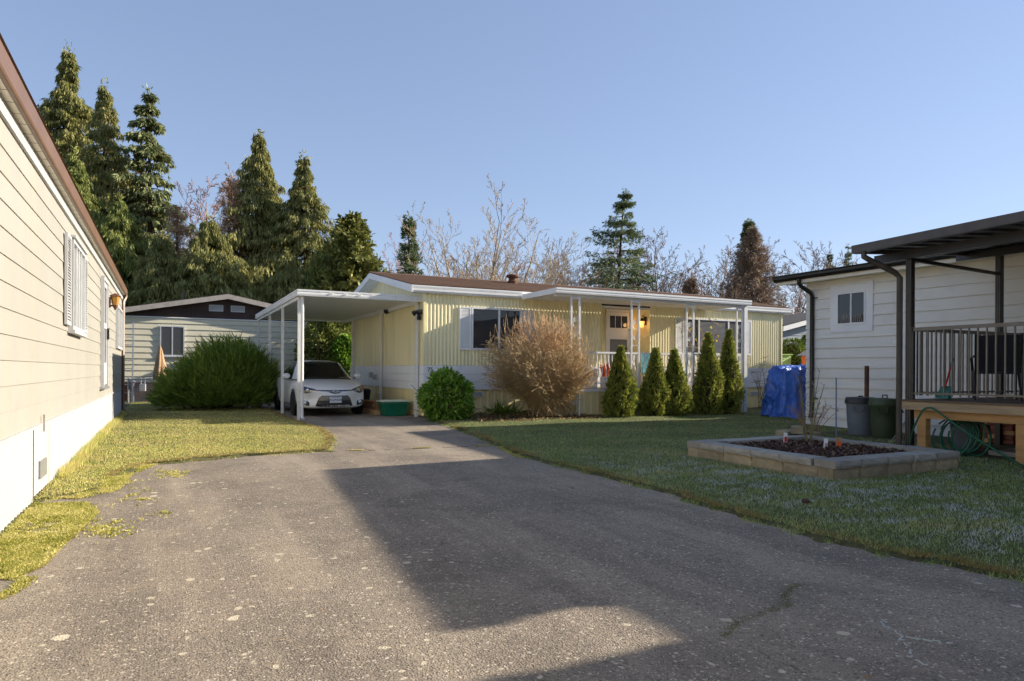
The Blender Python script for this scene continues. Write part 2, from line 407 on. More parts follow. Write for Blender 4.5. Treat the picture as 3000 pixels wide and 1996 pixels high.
mMoss = grassmat('moss_cushions', [srgb(118, 122, 40), srgb(166, 164, 72), srgb(212, 198, 122), srgb(224, 212, 150)], patch=2.6)
# ------------------------------------------------------------------ ground, driveway, lawns
rng = np.random.default_rng(7)
def jag(poly, step=.12, amp=.035, seed=1):
    r = np.random.default_rng(seed); out = []
    for i in range(len(poly) - 1):
        a, b = np.array(poly[i]), np.array(poly[i + 1]); d = b - a; L = np.hypot(*d)
        k = max(1, int(L / step)); nrm = np.array([-d[1], d[0]]) / (L + 1e-9)
        for j in range(k): out.append(tuple(a + d * j / k + nrm * r.normal(0, amp)))
    out.append(tuple(poly[-1])); return out
EDGE_R = [(5.72, 16.28), (5.62, 15.4), (5.3, 13.4), (4.9, 10.9), (4.36, 8.25), (4.40, 6.9), (4.36, 5.47), (4.24, 4.18), (4.12, 3.28), (4.25, 2.73), (4.4, 2.17), (4.9, 1.0), (5.8, -1.0), (7.0, -4.0)]
EDGE_L = [(2.62, 25.0), (2.62, 16.7), (2.75, 13.7), (2.5, 11.6), (2.1, 10.12), (.95, 9.98), (-.25, 9.5), (-.5, 8.6), (-.62, 7.7), (-1.04, 7.3)]
eR, eL = jag(EDGE_R, .1, .028, 3), jag(EDGE_L, .1, .03, 4)
DRIVE = [(5.72, 25.0)] + eR + [(7.0, -8), (-1.04, -8)] + eL[::-1]
def gz(x, y):
    x, y = np.asarray(x, float), np.asarray(y, float)
    bed = np.exp(-((x - 8.2) / 2.0) ** 2 - ((y - 15.4) / 1.3) ** 2)
    return .035 + .09 * bed + .012 * np.sin(x * 2.1 + y) * np.sin(y * 1.7 - x * .6)
def axis(lo, hi, step, far):
    fine = np.arange(lo, hi + 1e-6, step); a = hi + np.cumsum(np.geomspace(.4, far / 4, 16)); b = lo - np.cumsum(np.geomspace(.4, far / 4, 16))
    return np.concatenate([b[::-1], fine, a])
gx, gy = axis(-2, 16, .15, 1200), axis(-4, 26, .15, 1200)
GX, GY = np.meshgrid(gx, gy); GZ = gz(np.clip(GX, -30, 60), np.clip(GY, -30, 60))
ins = inpoly(GX, GY, DRIVE); GZ[ins] = -.05
nx, ny = len(gx), len(gy)
idx = np.arange(nx * ny).reshape(ny, nx)
F = np.stack([idx[:-1, :-1], idx[:-1, 1:], idx[1:, 1:], idx[1:, :-1]], -1).reshape(-1, 4)
tag(link('ground', np_mesh('ground', np.stack([GX, GY, GZ], -1), F, mSoil, True)), kind='structure')
bm = bmesh.new(); vs = [bm.verts.new((x, y, 0)) for x, y in DRIVE]; bm.faces.new(vs)
bmesh.ops.triangulate(bm, faces=bm.faces); bmesh.ops.recalc_face_normals(bm, faces=bm.faces)
ext = bmesh.ops.extrude_face_region(bm, geom=list(bm.faces))
for v in [g for g in ext['geom'] if isinstance(g, bmesh.types.BMVert)]: v.co.z -= .06
bmesh.ops.recalc_face_normals(bm, faces=bm.faces)
me = bpy.data.meshes.new('driveway'); bm.to_mesh(me); bm.free(); me.materials.append(mAsphalt)
tag(link('driveway', me), kind='structure')

def blades(name, pts, hmin, hmax, wd, mat, label, cat, lean=.5, seed=0, zoff=0., tuft=None, flat=None):
    r = np.random.default_rng(seed); n = len(pts)
    h = r.uniform(hmin, hmax, n)
    z = gz(pts[:, 0], pts[:, 1]) + zoff if flat is None else np.full(n, flat)
    a = r.uniform(0, 2 * np.pi, n); ln = r.normal(0, lean, n) * h
    base = np.stack([pts[:, 0], pts[:, 1], z], 1)
    ta = r.uniform(0, 2 * np.pi, n)
    side = np.stack([np.cos(a), np.sin(a), np.zeros(n)], 1) * (wd * r.uniform(.6, 1.3, n))[:, None]
    tip = base + np.stack([np.cos(ta) * ln, np.sin(ta) * ln, h], 1)
    V = np.stack([base - side, base + side, tip], 1).reshape(-1, 3)
    o = link(name, np_mesh(name, V, np.arange(3 * n).reshape(-1, 3), mat))
    return tag(o, label, cat, kind='stuff')
def scatter(n, x0, x1, y0, y1, test, seed, dens=None):
    r = np.random.default_rng(seed); p = np.stack([r.uniform(x0, x1, n), r.uniform(y0, y1, n)], 1)
    k = test(p[:, 0], p[:, 1])
    if dens is not None: k &= r.random(n) < dens(p[:, 0], p[:, 1])
    return p[k]
def seen(x, y):                                            # inside the field of view, with a margin
    D = x * math.sin(YAW) + y * math.cos(YAW); u = x * math.cos(YAW) - y * math.sin(YAW)
    return (D > 1.5) & (np.abs(u) < D * .85 + 1.0)
PLANT = (6.35, 4.95, 8.6, 7.25)
def okR(x, y):
    k = ~inpoly(x, y, DRIVE) & (x > 4.0) & (y < 16.2) & seen(x, y)
    k &= ~((x > PLANT[0]) & (x < PLANT[2]) & (y > PLANT[1]) & (y < PLANT[3]))
    k &= ~((x > 9.0) & (y > 14.9)) & ~((x > 9.9) & (y < 6.2)) & ~((x > 12.6) & (y < 10.7))
    k &= ~((x > 6.2) & (x < 9.6) & (y > 13.75 + .15 * np.sin(x * 5)))
    k &= ~((x > 11.0) & (y < 8.9))
    return k
dfac = lambda x, y: np.clip(70 / (x * x + y * y + 1e-6), .16, 1.0)
blades('grass', scatter(760000, 4, 19, 1.5, 16.3, okR, 11, dfac), .012, .036, .0024, mGrassR, 'green frosted grass of the shaded lawn beside the driveway', 'grass', .8, 1)
okL = lambda x, y: ~inpoly(x, y, DRIVE) & (x > -1.06) & (x < 3) & (y < 27) & seen(x, y)
blades('grass', scatter(330000, -1.07, 3, 7.2, 27, okL, 12, lambda x, y: np.clip(90 / (x * x + y * y), .25, 1.)), .008, .024, .0042, mGrassL, 'mossy yellow grass of the sunlit lawn by the cream home', 'grass', .9, 2)
# tall grass along the skirting
n = 9000; p = np.stack([-1.03 + np.abs(rng.normal(0, .05, n)), rng.uniform(8.6, 20.3, n)], 1)
blades('tall_grass', p, .025, .11, .0035, mGrassL, 'taller grass growing along the white skirting', 'grass', .5, 3)
# straw-coloured fringe on the lawn edge
def along(poly, n, sd, shift, seed):
    r = np.random.default_rng(seed); P = np.array(poly); d = np.hypot(*(P[1:] - P[:-1]).T); cs = np.concatenate([[0], np.cumsum(d)])
    t = r.uniform(0, cs[-1], n); i = np.clip(np.searchsorted(cs, t) - 1, 0, len(d) - 1)
    f = ((t - cs[i]) / d[i])[:, None]; q = P[i] * (1 - f) + P[i + 1] * f
    nr = (P[1:] - P[:-1])[i]; nr = np.stack([nr[:, 1], -nr[:, 0]], 1) / (d[i][:, None] + 1e-9)
    return q - nr * (shift + np.abs(r.normal(0, sd, n)) * np.sign(shift + 1e-9))[:, None]
q = along(eR[18:], 20000, .055, .01, 5); q = q[seen(q[:, 0], q[:, 1])]
wv = np.sin(q[:, 1] * 3.1) + np.sin(q[:, 1] * 7.7 + 1) * .6 + np.random.default_rng(6).normal(0, .6, len(q))
blades('dry_grass', q[wv > -.1], .012, .045, .0026, mStraw, 'straw coloured dry fringe where the lawn meets the asphalt', 'grass', 1.1, 4)
def both(poly, n, sd, seed):
    a = along(poly, n // 2, sd, .0, seed); b = along(poly, n // 2, sd * .8, -.001, seed + 1)
    return np.concatenate([a, b])
for k_, (pl_, nn_, m_, lb_) in enumerate(((eL, 9000, mGrassL, 'ragged tufts spilling over the edge of the sunny lawn'), (eR[14:], 11000, mGrassR, 'ragged tufts spilling over the edge of the shaded lawn'))):
    q = both(pl_, nn_, .05, 70 + k_); w_ = np.sin(q[:, 0] * 11 + q[:, 1] * 5) + np.sin(q[:, 1] * 17 - q[:, 0] * 7) + np.random.default_rng(k_).normal(0, .5, len(q))
    blades('edge_grass', q[(w_ > .1) & seen(q[:, 0], q[:, 1])], .012, .045, .003, m_, lb_, 'grass', 1.3, 90 + k_, flat=.0)
q = along(eL[:-12], 9000, .06, -.01, 8)
blades('dry_grass', q, .012, .035, .004, mStraw, 'thin dry grass edge of the sunny left lawn', 'grass', 1.1, 5)
# moss cushions by the left wall
def moss(n, poly, seed, thr=-.2, warp=1.):
    xs_, ys_ = zip(*poly)
    def t(x, y):
        v = np.sin(x * 9 + y * 3) * .6 + np.sin(y * 5.3 - x * 4) * .5 + np.sin(x * 23 + 1 + 2 * np.sin(y * 7)) * .7 * np.sin(y * 19 + 2 * np.sin(x * 11)) + np.sin(x * 51 + y * 13) * np.sin(y * 47 - x * 17) * .6 + np.random.default_rng(seed + 1).normal(0, .35, x.shape)
        return inpoly(x, y, poly) & (v > thr)
    return scatter(n, min(xs_), max(xs_), min(ys_), max(ys_), t, seed)
mp = [(-1.05, 7.25), (-.62, 7.1), (-.5, 6.6), (-.56, 6.0), (-.62, 5.4), (-.66, 4.95), (-.78, 4.7), (-.98, 4.9), (-1.04, 5.2)]
pts = np.concatenate([moss(60000, mp, 21, -.55), moss(50000, [(-1.05, 9.6), (-.1, 9.7), (-.35, 8.7), (-.42, 7.7), (-.7, 7.35), (-1.05, 7.55)], 22, -.7),
                      moss(16000, [(-.62, 7.3), (-.1, 7.1), (.05, 6.2), (-.4, 5.2), (-.66, 5.3)], 23, 1.05), moss(16000, [(-.6, 9.2), (.3, 9.4), (.2, 8.2), (-.3, 7.2), (-.6, 7.4)], 24, 1.1)])
blades('moss', pts, .008, .022, .0065, mMoss, 'bright yellow green moss spreading from the white skirting', 'moss', 1.2, 6, flat=.002)
for k, (poly, nn, lab) in enumerate([([(-.74, 4.72), (-.74, 4.5), (-.86, 4.28), (-.98, 4.14)], 2600, 'thin crooked trail of moss in the asphalt at the left'),
                        ([(2.1, 10.05), (2.9, 9.98), (3.3, 9.93), (4.1, 9.86), (4.6, 9.8)], 3600, 'moss growing in the joint across the driveway'),
                        ([(4.62, 9.6), (4.42, 8.9), (4.32, 8.3)], 2600, 'moss fringe at the corner of the shaded lawn')]):
    q = along(poly, nn, .025, .0, 30 + k)
    if k == 1: q = q[(np.sin(q[:, 0] * 6.0) + np.sin(q[:, 0] * 13) > .5)]
    blades('moss', q, .008, .02, .006, mMoss, lab, 'moss', 1.2, 40 + k, flat=.001)
# frost-white line in a crack, bottom right, and a mossy crack
def crackline(name, pts, wd, mat, label, seed):
    r = random.Random(seed); fine = []
    for a, b in zip(pts, pts[1:]):
        for j in range(8):
            t = j / 8; fine.append((a[0] + (b[0] - a[0]) * t + r.gauss(0, .008), a[1] + (b[1] - a[1]) * t + r.gauss(0, .008)))
    mb = MB()
    for a, b in zip(fine, fine[1:]):
        if r.random() < .4: continue
        mb.bar((a[0], a[1], .002), (b[0], b[1], .002), wd * r.uniform(.3, 1.4), .004)
    return tag(mb.build(name, mat, fix=False), label, 'crack', kind='stuff')
mFrost = M('frost', (.40, .42, .40), .9, .2)
crackline('frosted_crack', [(2.78, 1.72), (2.79, 1.80), (2.86, 1.84), (2.92, 1.93), (3.0, 1.98), (3.02, 2.06), (3.1, 2.16)], .007, mFrost, 'whitish frosted crack in the shaded asphalt', 1)
crackline('frosted_crack', [(2.98, 1.96), (3.06, 1.88), (3.12, 1.8)], .005, mFrost, 'short branch of the whitish asphalt crack', 2)
q = along([(2.25, 2.3), (2.45, 2.42), (2.7, 2.45), (2.86, 2.48), (3.0, 2.62), (3.2, 2.7)], 900, .022, .0, 55) + np.random.default_rng(3).normal(0, .012, (900, 2))
blades('moss', q, .003, .007, .003, grassmat('dull_moss', [srgb(92, 94, 58), srgb(126, 124, 80), srgb(150, 144, 104)]), 'dull green moss in a crack of the shaded asphalt', 'moss', 1.2, 56, flat=.0)
mTar = M('dark_crack', (.012, .012, .012), .95, .2)
crackline('asphalt_joint', [(2.1, 10.02), (3.0, 9.93), (4.6, 9.8)], .006, mTar, 'dark joint across the driveway before the carport', 7)
# leaf litter and soil in the bed
n = 1600; p = np.stack([rng.uniform(6.2, 9.6, n), rng.uniform(13.7, 16.1, n)], 1)
def flakes(name, p, smin, smax, mat, label, cat, zfun, seed=0, tilt=.5):
    r = np.random.default_rng(seed); n = len(p); a = r.uniform(0, 6.28, n); L = r.uniform(smin, smax, n); W = L * r.uniform(.3, .6, n)
    d = np.stack([np.cos(a), np.sin(a), r.normal(0, tilt, n)], 1); s_ = np.stack([-np.sin(a), np.cos(a), r.normal(0, tilt, n)], 1)
    c = np.stack([p[:, 0], p[:, 1], zfun(p[:, 0], p[:, 1]) + r.uniform(.004, .025, n)], 1)
    V = np.stack([c - d * L[:, None] / 2, c + s_ * W[:, None] / 2, c + d * L[:, None] / 2, c - s_ * W[:, None] / 2], 1).reshape(-1, 3)
    return tag(link(name, np_mesh(name, V, np.arange(4 * n).reshape(-1, 4), mat)), label, cat, kind='stuff')
mLitter = leafmat('leaf_litter_mat', srgb(70, 48, 30), srgb(150, 112, 70), srgb(200, 168, 120), .1, 3)
flakes('leaf_litter', p, .03, .09, mLitter, 'brown leaf litter under the bare bush', 'leaves', gz, 3)
p = np.stack([rng.uniform(-.9, 4.2, 60), rng.uniform(1.5, 9, 60)], 1)
flakes('leaf_scraps', p, .012, .035, mLitter, 'scattered leaf scraps on the asphalt', 'leaves', lambda x, y: np.zeros_like(x), 4, .15)
mb = MB(); mb.lathe([(.01, 0), (.035, .01), (.04, .025), (.02, .038), (.005, .04)], 6, (4.98, 4.16, .05))
tag(mb.build('soil_clod', mMulch, smooth=True), 'small dark clod of earth lying on the frosted lawn', 'clod')
# ------------------------------------------------------------------ generic house pieces
def lap(mb, F, u0, u1, z, h=.2, t0=.004, t1=.02):
    a = [F(u, n, zz) for u in (u0, u1) for n, zz in ((0, z), (t1, z), (t0, z + h), (0, z + h))]
    return mb.add(a, [(0,1,2,3), (7,6,5,4), (0,4,5,1), (1,5,6,2), (2,6,7,3), (3,7,4,0)])
def window(par, F, u0, u1, z0, z1, mull=(), fr=.045, n0=.0, n1=.05, fm=None, gm=None, name='window', midn=None):
    fm, gm = fm or mTrim, gm or mGlass
    mb = MB()
    fb(mb, F, u0, u1, n0, n1, z0, z0 + fr); fb(mb, F, u0, u1, n0, n1, z1 - fr, z1)
    fb(mb, F, u0, u0 + fr, n0, n1, z0 + fr, z1 - fr); fb(mb, F, u1 - fr, u1, n0, n1, z0 + fr, z1 - fr)
    w_ = mb.build(name, fm, par)
    for m_ in mull: fb(MB(), F, m_ - fr / 2, m_ + fr / 2, n0 + .002, n1 - .006, z0 + fr, z1 - fr).build('mullion', fm, w_)
    e = [u0 + fr] + [q for m_ in mull for q in (m_ - fr / 2, m_ + fr / 2)] + [u1 - fr]
    for a, b in zip(e[::2], e[1::2]):
        g = (n0 + n1) / 2 if midn is None else midn
        fb(MB(), F, a, b, g - .003, g + .003, z0 + fr, z1 - fr).build('pane', gm, w_)
    return w_
def shutter(par, F, u0, u1, z0, z1, n=.0, m=None):
    m = m or mTrim
    mb = MB(); fr = .035
    fb(mb, F, u0, u1, n, n + .03, z0, z0 + fr); fb(mb, F, u0, u1, n, n + .03, z1 - fr, z1)
    fb(mb, F, u0, u0 + fr, n, n + .03, z0 + fr, z1 - fr); fb(mb, F, u1 - fr, u1, n, n + .03, z0 + fr, z1 - fr)
    s_ = mb.build('shutter', m, par)
    mb = MB(); z = z0 + fr
    while z < z1 - fr - .01:
        a = [F(u, nn, zz) for u in (u0 + fr, u1 - fr) for nn, zz in ((n + .002, z + .03), (n + .025, z), (n + .027, z + .006), (n + .004, z + .036))]
        mb.add(a, [(0,1,2,3), (7,6,5,4), (0,4,5,1), (1,5,6,2), (2,6,7,3), (3,7,4,0)]); z += .034
    mb.build('louvers', m, s_)
    return s_
def vent(par, F, u0, u1, z0, z1, n=.0, m=None, k=4):
    mb = MB(); fr = .015; m = m or mLouver
    fb(mb, F, u0, u1, n, n + .025, z0, z0 + fr); fb(mb, F, u0, u1, n, n + .025, z1 - fr, z1)
    fb(mb, F, u0, u0 + fr, n, n + .025, z0 + fr, z1 - fr); fb(mb, F, u1 - fr, u1, n, n + .025, z0 + fr, z1 - fr)
    v = mb.build('vent', m, par); mb = MB()
    for i in range(k):
        z = z0 + fr + (z1 - z0 - 2 * fr) * (i + .15) / k
        fb(mb, F, u0 + fr, u1 - fr, n + .004, n + .018, z, z + (z1 - z0 - 2 * fr) / k * .55)
    mb.build('vent_slats', m, v)
    fb(MB(), F, u0 + fr, u1 - fr, n - .002, n + .003, z0 + fr, z1 - fr).build('vent_back', mDark, v)
    return v

# ------------------------------------------------------------------ cream home on the left
XL, YE = -1.07, 20.5
H1 = thing('mobile_home', 'cream lap-sided mobile home with white skirting and brown gutter, filling the left edge', 'house', (-4.6, 9, 0))
F = FE(XL)
MB().box(-8.2, -4, .02, XL - .02, YE, 3.1).build('wall', mCream, H1)
bd = lap(MB(), F, -4, YE, .68, .2, .003, .0125).build('siding_board', mCream, H1)
for i in range(1, 12): again(bd, (0, 0, .1915 * i))
# white ribbed skirting in panels
y = -4.0; k = 0
for y1 in (-1.5, 1.0, 3.4, 5.8, 7.35, 8.15, 10.6, 13.0, 15.45, 17.9, YE):
    z0 = .05 if y1 == 8.15 else .0
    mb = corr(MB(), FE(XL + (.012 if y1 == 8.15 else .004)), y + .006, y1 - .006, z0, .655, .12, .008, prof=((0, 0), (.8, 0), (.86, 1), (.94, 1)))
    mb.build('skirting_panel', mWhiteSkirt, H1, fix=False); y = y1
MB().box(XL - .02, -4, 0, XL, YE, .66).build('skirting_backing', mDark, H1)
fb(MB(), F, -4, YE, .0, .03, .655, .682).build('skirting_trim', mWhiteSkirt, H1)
fb(MB(), F, 7.6, 7.98, .02, .03, .17, .335).build('access_hatch', mGalv, H1)
fb(MB(), F, 8.145, 8.165, .0, .02, .0, .63).build('skirting_post', M('raw_batten', srgb(150, 130, 100), .8), H1)
fb(MB(), F, 7.72, 7.74, .03, .045, .60, .76).build('batten', mGreyFascia, H1)
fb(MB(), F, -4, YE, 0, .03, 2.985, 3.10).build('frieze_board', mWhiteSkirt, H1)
mb = MB()
for i in range(int((YE + 4) / .25)):
    y0 = -4 + i * .25
    mb.add([(XL, y0, 3.105), (XL, y0 + .24, 3.105), (-.985, y0 + .24, 3.105), (-.985, y0, 3.105)], [(0, 1, 2, 3)])
    mb.add([(XL, y0 + .24, 3.112), (XL, y0 + .25, 3.112), (-.985, y0 + .25, 3.112), (-.985, y0 + .24, 3.112)], [(0, 1, 2, 3)])
mb.build('soffit', mSoffit, H1, fix=False)
MB().extr([(-.99, 3.10), (-.955, 3.10), (-.945, 3.12), (-.94, 3.255), (-.95, 3.265), (-.99, 3.265)], 'y', -4, YE + .12).build('gutter', mBrown, H1, bevel=.004)
MB().extr([(-.98, 3.27), (-.93, 3.27), (-.94, 3.29), (-4.6, 4.25), (-8.4, 3.25), (-8.4, 3.2), (-4.6, 4.2)], 'y', -4, YE + .1).build('roof', mShingle, H1)
MB().extr([(-8.2, 3.1), (-1.09, 3.1), (-1.0, 3.25), (-4.6, 4.18)], 'y', YE - .05, YE).build('gable_panel', mCream, H1)
mb = MB().tube([(-.965, YE + .05, 3.12), (-.98, YE + .04, 3.04), (-1.02, YE - .03, 2.95), (XL + .045, YE - .06, 2.85), (XL + .045, YE - .06, .15), (XL + .12, YE - .06, .08)], .04, 6)
mb.build('downspout', mBrown, H1, smooth=True)
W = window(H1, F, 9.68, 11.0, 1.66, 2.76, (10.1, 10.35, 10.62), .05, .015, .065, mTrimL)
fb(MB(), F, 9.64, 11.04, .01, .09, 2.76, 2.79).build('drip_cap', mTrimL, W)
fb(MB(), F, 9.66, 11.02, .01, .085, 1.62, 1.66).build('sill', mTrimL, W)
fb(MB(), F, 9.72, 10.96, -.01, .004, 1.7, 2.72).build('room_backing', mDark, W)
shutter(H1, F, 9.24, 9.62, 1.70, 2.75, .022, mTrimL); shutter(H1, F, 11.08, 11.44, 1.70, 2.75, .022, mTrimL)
W = window(H1, F, 18.1, 20.0, 1.66, 2.66, (18.75, 19.35), .05, .015, .06, mTrimL)
fb(MB(), F, 18.14, 19.96, -.01, .006, 1.7, 2.62).build('curtain', mTrimL, W)
dr = thing  # (doors are parts of their home)
D_ = MB(); fb(D_, F, 14.08, 14.14, .01, .07, .86, 2.84); fb(D_, F, 15.04, 15.1, .01, .07, .86, 2.84); fb(D_, F, 14.14, 15.04, .01, .07, 2.78, 2.84)
D_ = D_.build('door', mTrimL, H1)
mb = MB(); fb(mb, F, 14.15, 15.03, .02, .05, .9, 1.3); fb(mb, F, 14.15, 14.27, .02, .05, 1.3, 2.77); fb(mb, F, 14.91, 15.03, .02, .05, 1.3, 2.77); fb(mb, F, 14.27, 14.91, .02, .05, 1.93, 2.03); fb(mb, F, 14.27, 14.91, .02, .05, 2.68, 2.77)
mb.build('door_leaf', mTrimL, D_)
for a, b in ((1.3, 1.93), (2.03, 2.68)): fb(MB(), F, 14.27, 14.91, .026, .034, a, b).build('pane', mGlassDark, D_)
fb(MB(), F, 14.94, 14.98, .05, .09, 1.74, 1.95).build('handle', mBlack, D_)
fb(MB(), F, 14.05, 15.13, .01, .09, .82, .86).build('threshold', mGalv, D_)
lp = MB(); fb(lp, F, 15.8, 15.95, .02, .05, 2.42, 2.62); fb(lp, F, 15.84, 15.91, .05, .1, 2.44, 2.47)
lp = lp.build('wall_lantern', mRust, H1)
mb = MB().lathe([(.05, 0), (.085, .17), (.08, .175)], 6, (XL + .13, 15.875, 2.47)); mb.build('lantern_glass', mLampGlass, lp)
MB().lathe([(.11, 0), (.09, .02), (.02, .06), (.0, .065)], 6, (XL + .13, 15.875, 2.645)).build('lantern_cap', mRust, lp)
MB().lathe([(.01, -.1), (.03, -.06), (.05, 0)], 6, (XL + .13, 15.875, 2.47)).build('lantern_finial', mRust, lp)
# ------------------------------------------------------------------ yellow home
YF, X0, X1, YB, YR, ZE, ZR = 16.3, 5.76, 18.3, 23.9, 20.1, 3.13, 4.10
H2 = thing('mobile_home', 'long yellow corrugated mobile home with white belt and brown shingle roof behind the lawn', 'house', (12, 20, 0))
F, G = FX(YF), FW(X0)
ZB = (.69, .895, 1.09, 1.315)                                # belt board heights
def fpanels(u0, u1, z0, z1, Fr=F, m=mYellow, name='siding_panel', step=1.22, per=.1, dep=.014, org=X0):
    u = u0
    while u < u1 - 1e-6:
        v = min(org + (math.floor((u - org) / step + 1e-6) + 1) * step, u1)
        corr(MB(), Fr, u, v - .002, z0, z1, per, dep, phase=org, prof=((0, 0), (.3, 0), (.52, 1), (.8, 1))).build(name, m, H2, fix=False); u = v
RX0, RX1, RY = 11.1, 12.82, 16.85
W1, W2, WZ = (7.03, 8.5), (14.12, 16.63), (1.72, 2.84)
for a, b in ((X0, W1[0]), (W1[1], RX0), (RX1, W2[0]), (W2[1], X1)): fpanels(a, b, ZB[3], ZE)
for w_ in (W1, W2): fpanels(*w_, ZB[3], WZ[0]); fpanels(*w_, WZ[1], ZE)
# recessed entrance
mb = MB(); corr(mb, FX(RY), RX0, RX1, .74, 3.06, .2, .008); mb.build('recess_wall', mYellow, H2, fix=False)
mb = MB(); corr(mb, FW(RX1), YF - .012, RY, .74, 3.06, .2, .008); mb.build('recess_wall', mYellow, H2, fix=False)
mb = MB(); corr(mb, FE(RX0), YF - .012, RY, .74, 3.06, .2, .008); mb.build('recess_wall', mYellow, H2, fix=False)
MB().box(RX0, YF, 3.055, RX1, RY, 3.07).build('recess_ceiling', mTrim, H2)
MB().box(RX0 - .02, YF - .03, 3.0, RX1 + .03, YF - .018, 3.06).build('recess_header', mTrim, H2)
# belt boards, skirting
for (a, b) in ((X0 - .004, RX0), (RX1, X1)):
    for i in range(3): lap(MB(), F, a, b, ZB[i], ZB[i + 1] - ZB[i] - .004, .022, .03).build('belt_board', mTrim, H2)
for i in range(3): lap(MB(), G, YF - .02, YB, ZB[i], ZB[i + 1] - ZB[i] - .004, .022, .03).build('belt_board', mTrim, H2)
u = X0
while u < X1 - .01:
    v = min(u + 1.22, X1); corr(MB(), FX(YF + .02), u, v - .003, 0, .69, .2, .01).build('skirting_panel', mYellowD, H2, fix=False); u = v
u = YF + .02
while u < YB - .01:
    v = min(u + 1.22, YB); corr(MB(), FW(X0 + .02), u, v - .003, -.02, .69, .2, .01).build('skirting_panel', mYellowD, H2, fix=False); u = v
# end wall under the carport: grooved panels
u = YF + .02
while u < YB - .01:
    v = min(u + .82, YB)
    corr(MB(), G, u, v - .004, ZB[3], ZE + .02, .1, .006, prof=((0, 1), (.8, 1), (.86, 0), (.94, 0))).build('end_panel', mYellow, H2, fix=False); u = v
mb = MB(); n = 60
pts = [(YF + .02 + (YB - YF - .02) * i / n) for i in range(n + 1)]
for a, b in zip(pts, pts[1:]):
    h = lambda t: ZE + .02 + (ZR - ZE - .14) * (1 - abs(t - YR) / (YB - YR))
    mb.add([(X0 - .004, a, ZE + .02), (X0 - .004, b - .01, ZE + .02), (X0 - .004, b - .01, max(h(b), ZE + .03)), (X0 - .004, a, max(h(a), ZE + .03))], [(0, 1, 2, 3)])
mb.build('gable_panel', mYellow, H2, fix=False)
MB().box(X0 + .0, YF + .02, ZE, X0 + .03, YB, ZE + .04).build('gable_rail', mYellow, H2)
for xx in (X0, X1): MB().box(xx - .03, YF - .03, ZB[3], xx + .025, YF + .03, ZE - .002).build('corner_trim', mYellow, H2)
MB().box(X0 + .06, YF + .7, .2, X1 - .06, YB, .7).build('floor', mDark, H2)
MB().box(X0, YB - .03, 0, X1, YB, ZE).build('rear_wall', mYellow, H2)
MB().box(X1 - .03, YF + .02, 0, X1, YB - .03, ZE).build('end_wall', mYellow, H2)
MB().box(X0 + .04, YF + .05, 3.09, X1 - .04, YB - .04, 3.11).build('ceiling', mDark, H2)
MB().box(X0 + .05, YF + 3.0, .7, X1 - .05, YF + 3.05, 3.09).build('partition', M('room_wall', (.22, .2, .17), .9), H2)
# roof
OV = .33
ex0, ex1 = X0 - .36, X1 + .36
sl_ = (ZR - 3.32) / (YR - (YF - .13))
rf = MB().extr([(YF - .13, 3.28), (YF - .13, 3.32), (YR, ZR), (YB + .13, 3.32), (YB + .13, 3.28), (YR, ZR - .05)], 'x', ex0, ex1).build('roof', mShingle, H2)
L = YR - (YF - .13); nc = 24
for i in range(nc):
    a, b = i / nc, (i + 1) / nc
    y0, y1 = YF - .15 + L * a, YF - .13 + L * b; z0, z1 = 3.32 + (ZR - 3.32) * a, 3.32 + (ZR - 3.32) * b
    MB().extr([(y0, z0 + .003), (y0, z0 + .016), (y1, z1 + .006), (y1, z1 + .003)], 'x', ex0 - .02, ex1 + .02).build('shingle_course', mShingle, rf)
MB().extr([(YR - .13, ZR - .02), (YR, ZR + .025), (YR + .13, ZR - .02), (YR, ZR + .005)], 'x', ex0 - .02, ex1 + .02).build('ridge_cap', mShingle, rf)
# eaves: white fascia gutter, soffit, rake boards
MB().extr([(YF - .10, 3.12), (YF - .125, 3.12), (YF - .15, 3.17), (YF - .15, 3.22), (YF - .16, 3.27), (YF - .16, 3.30), (YF - .10, 3.30)], 'x', ex0, ex1).build('eave_gutter', mWhite, H2, bevel=.003)
MB().box(ex0 + .02, YF - .10, 3.115, ex1 - .02, YF + .02, 3.13).build('soffit', mWhite, H2)
for xx, s_ in ((ex0, -1), (ex1, 1)):
    for ya, yb in ((YF - .16, YR), (YB + .16, YR)):
        za, zb = 3.30, ZR - .02
        MB().add([(xx + s_ * e, yy, zz) for e in (0, .03) for yy, zz in ((ya, za - .18), (yb, zb - .17), (yb, zb), (ya, za))],
                 [(0,1,2,3), (7,6,5,4), (0,4,5,1), (1,5,6,2), (2,6,7,3), (3,7,4,0)]).build('rake_board', mWhite, H2)
for ya, yb in ((YF - .1, YR), (YB + .1, YR)):
    MB().add([(x_, yy, zz + dz) for dz in (0, .012) for x_ in (ex0, X0 + .02) for yy, zz in ((ya, 3.12), (yb, ZR - .17))],
             [(0,1,3,2), (4,6,7,5), (0,2,6,4), (1,5,7,3), (0,4,5,1), (2,3,7,6)]).build('rake_soffit', mWhite, H2)
rv = MB().lathe([(.16, -.1), (.16, .08), (.12, .1), (.12, .2)], 14, (9.75, 19.3, 3.93)).build('roof_vent', mRust, H2, smooth=True)
MB().lathe([(.12, .2), (.2, .21), (.21, .25), (.17, .29), (.02, .31)], 14, (9.75, 19.3, 3.93)).build('vent_cap', mRust, rv, smooth=True)
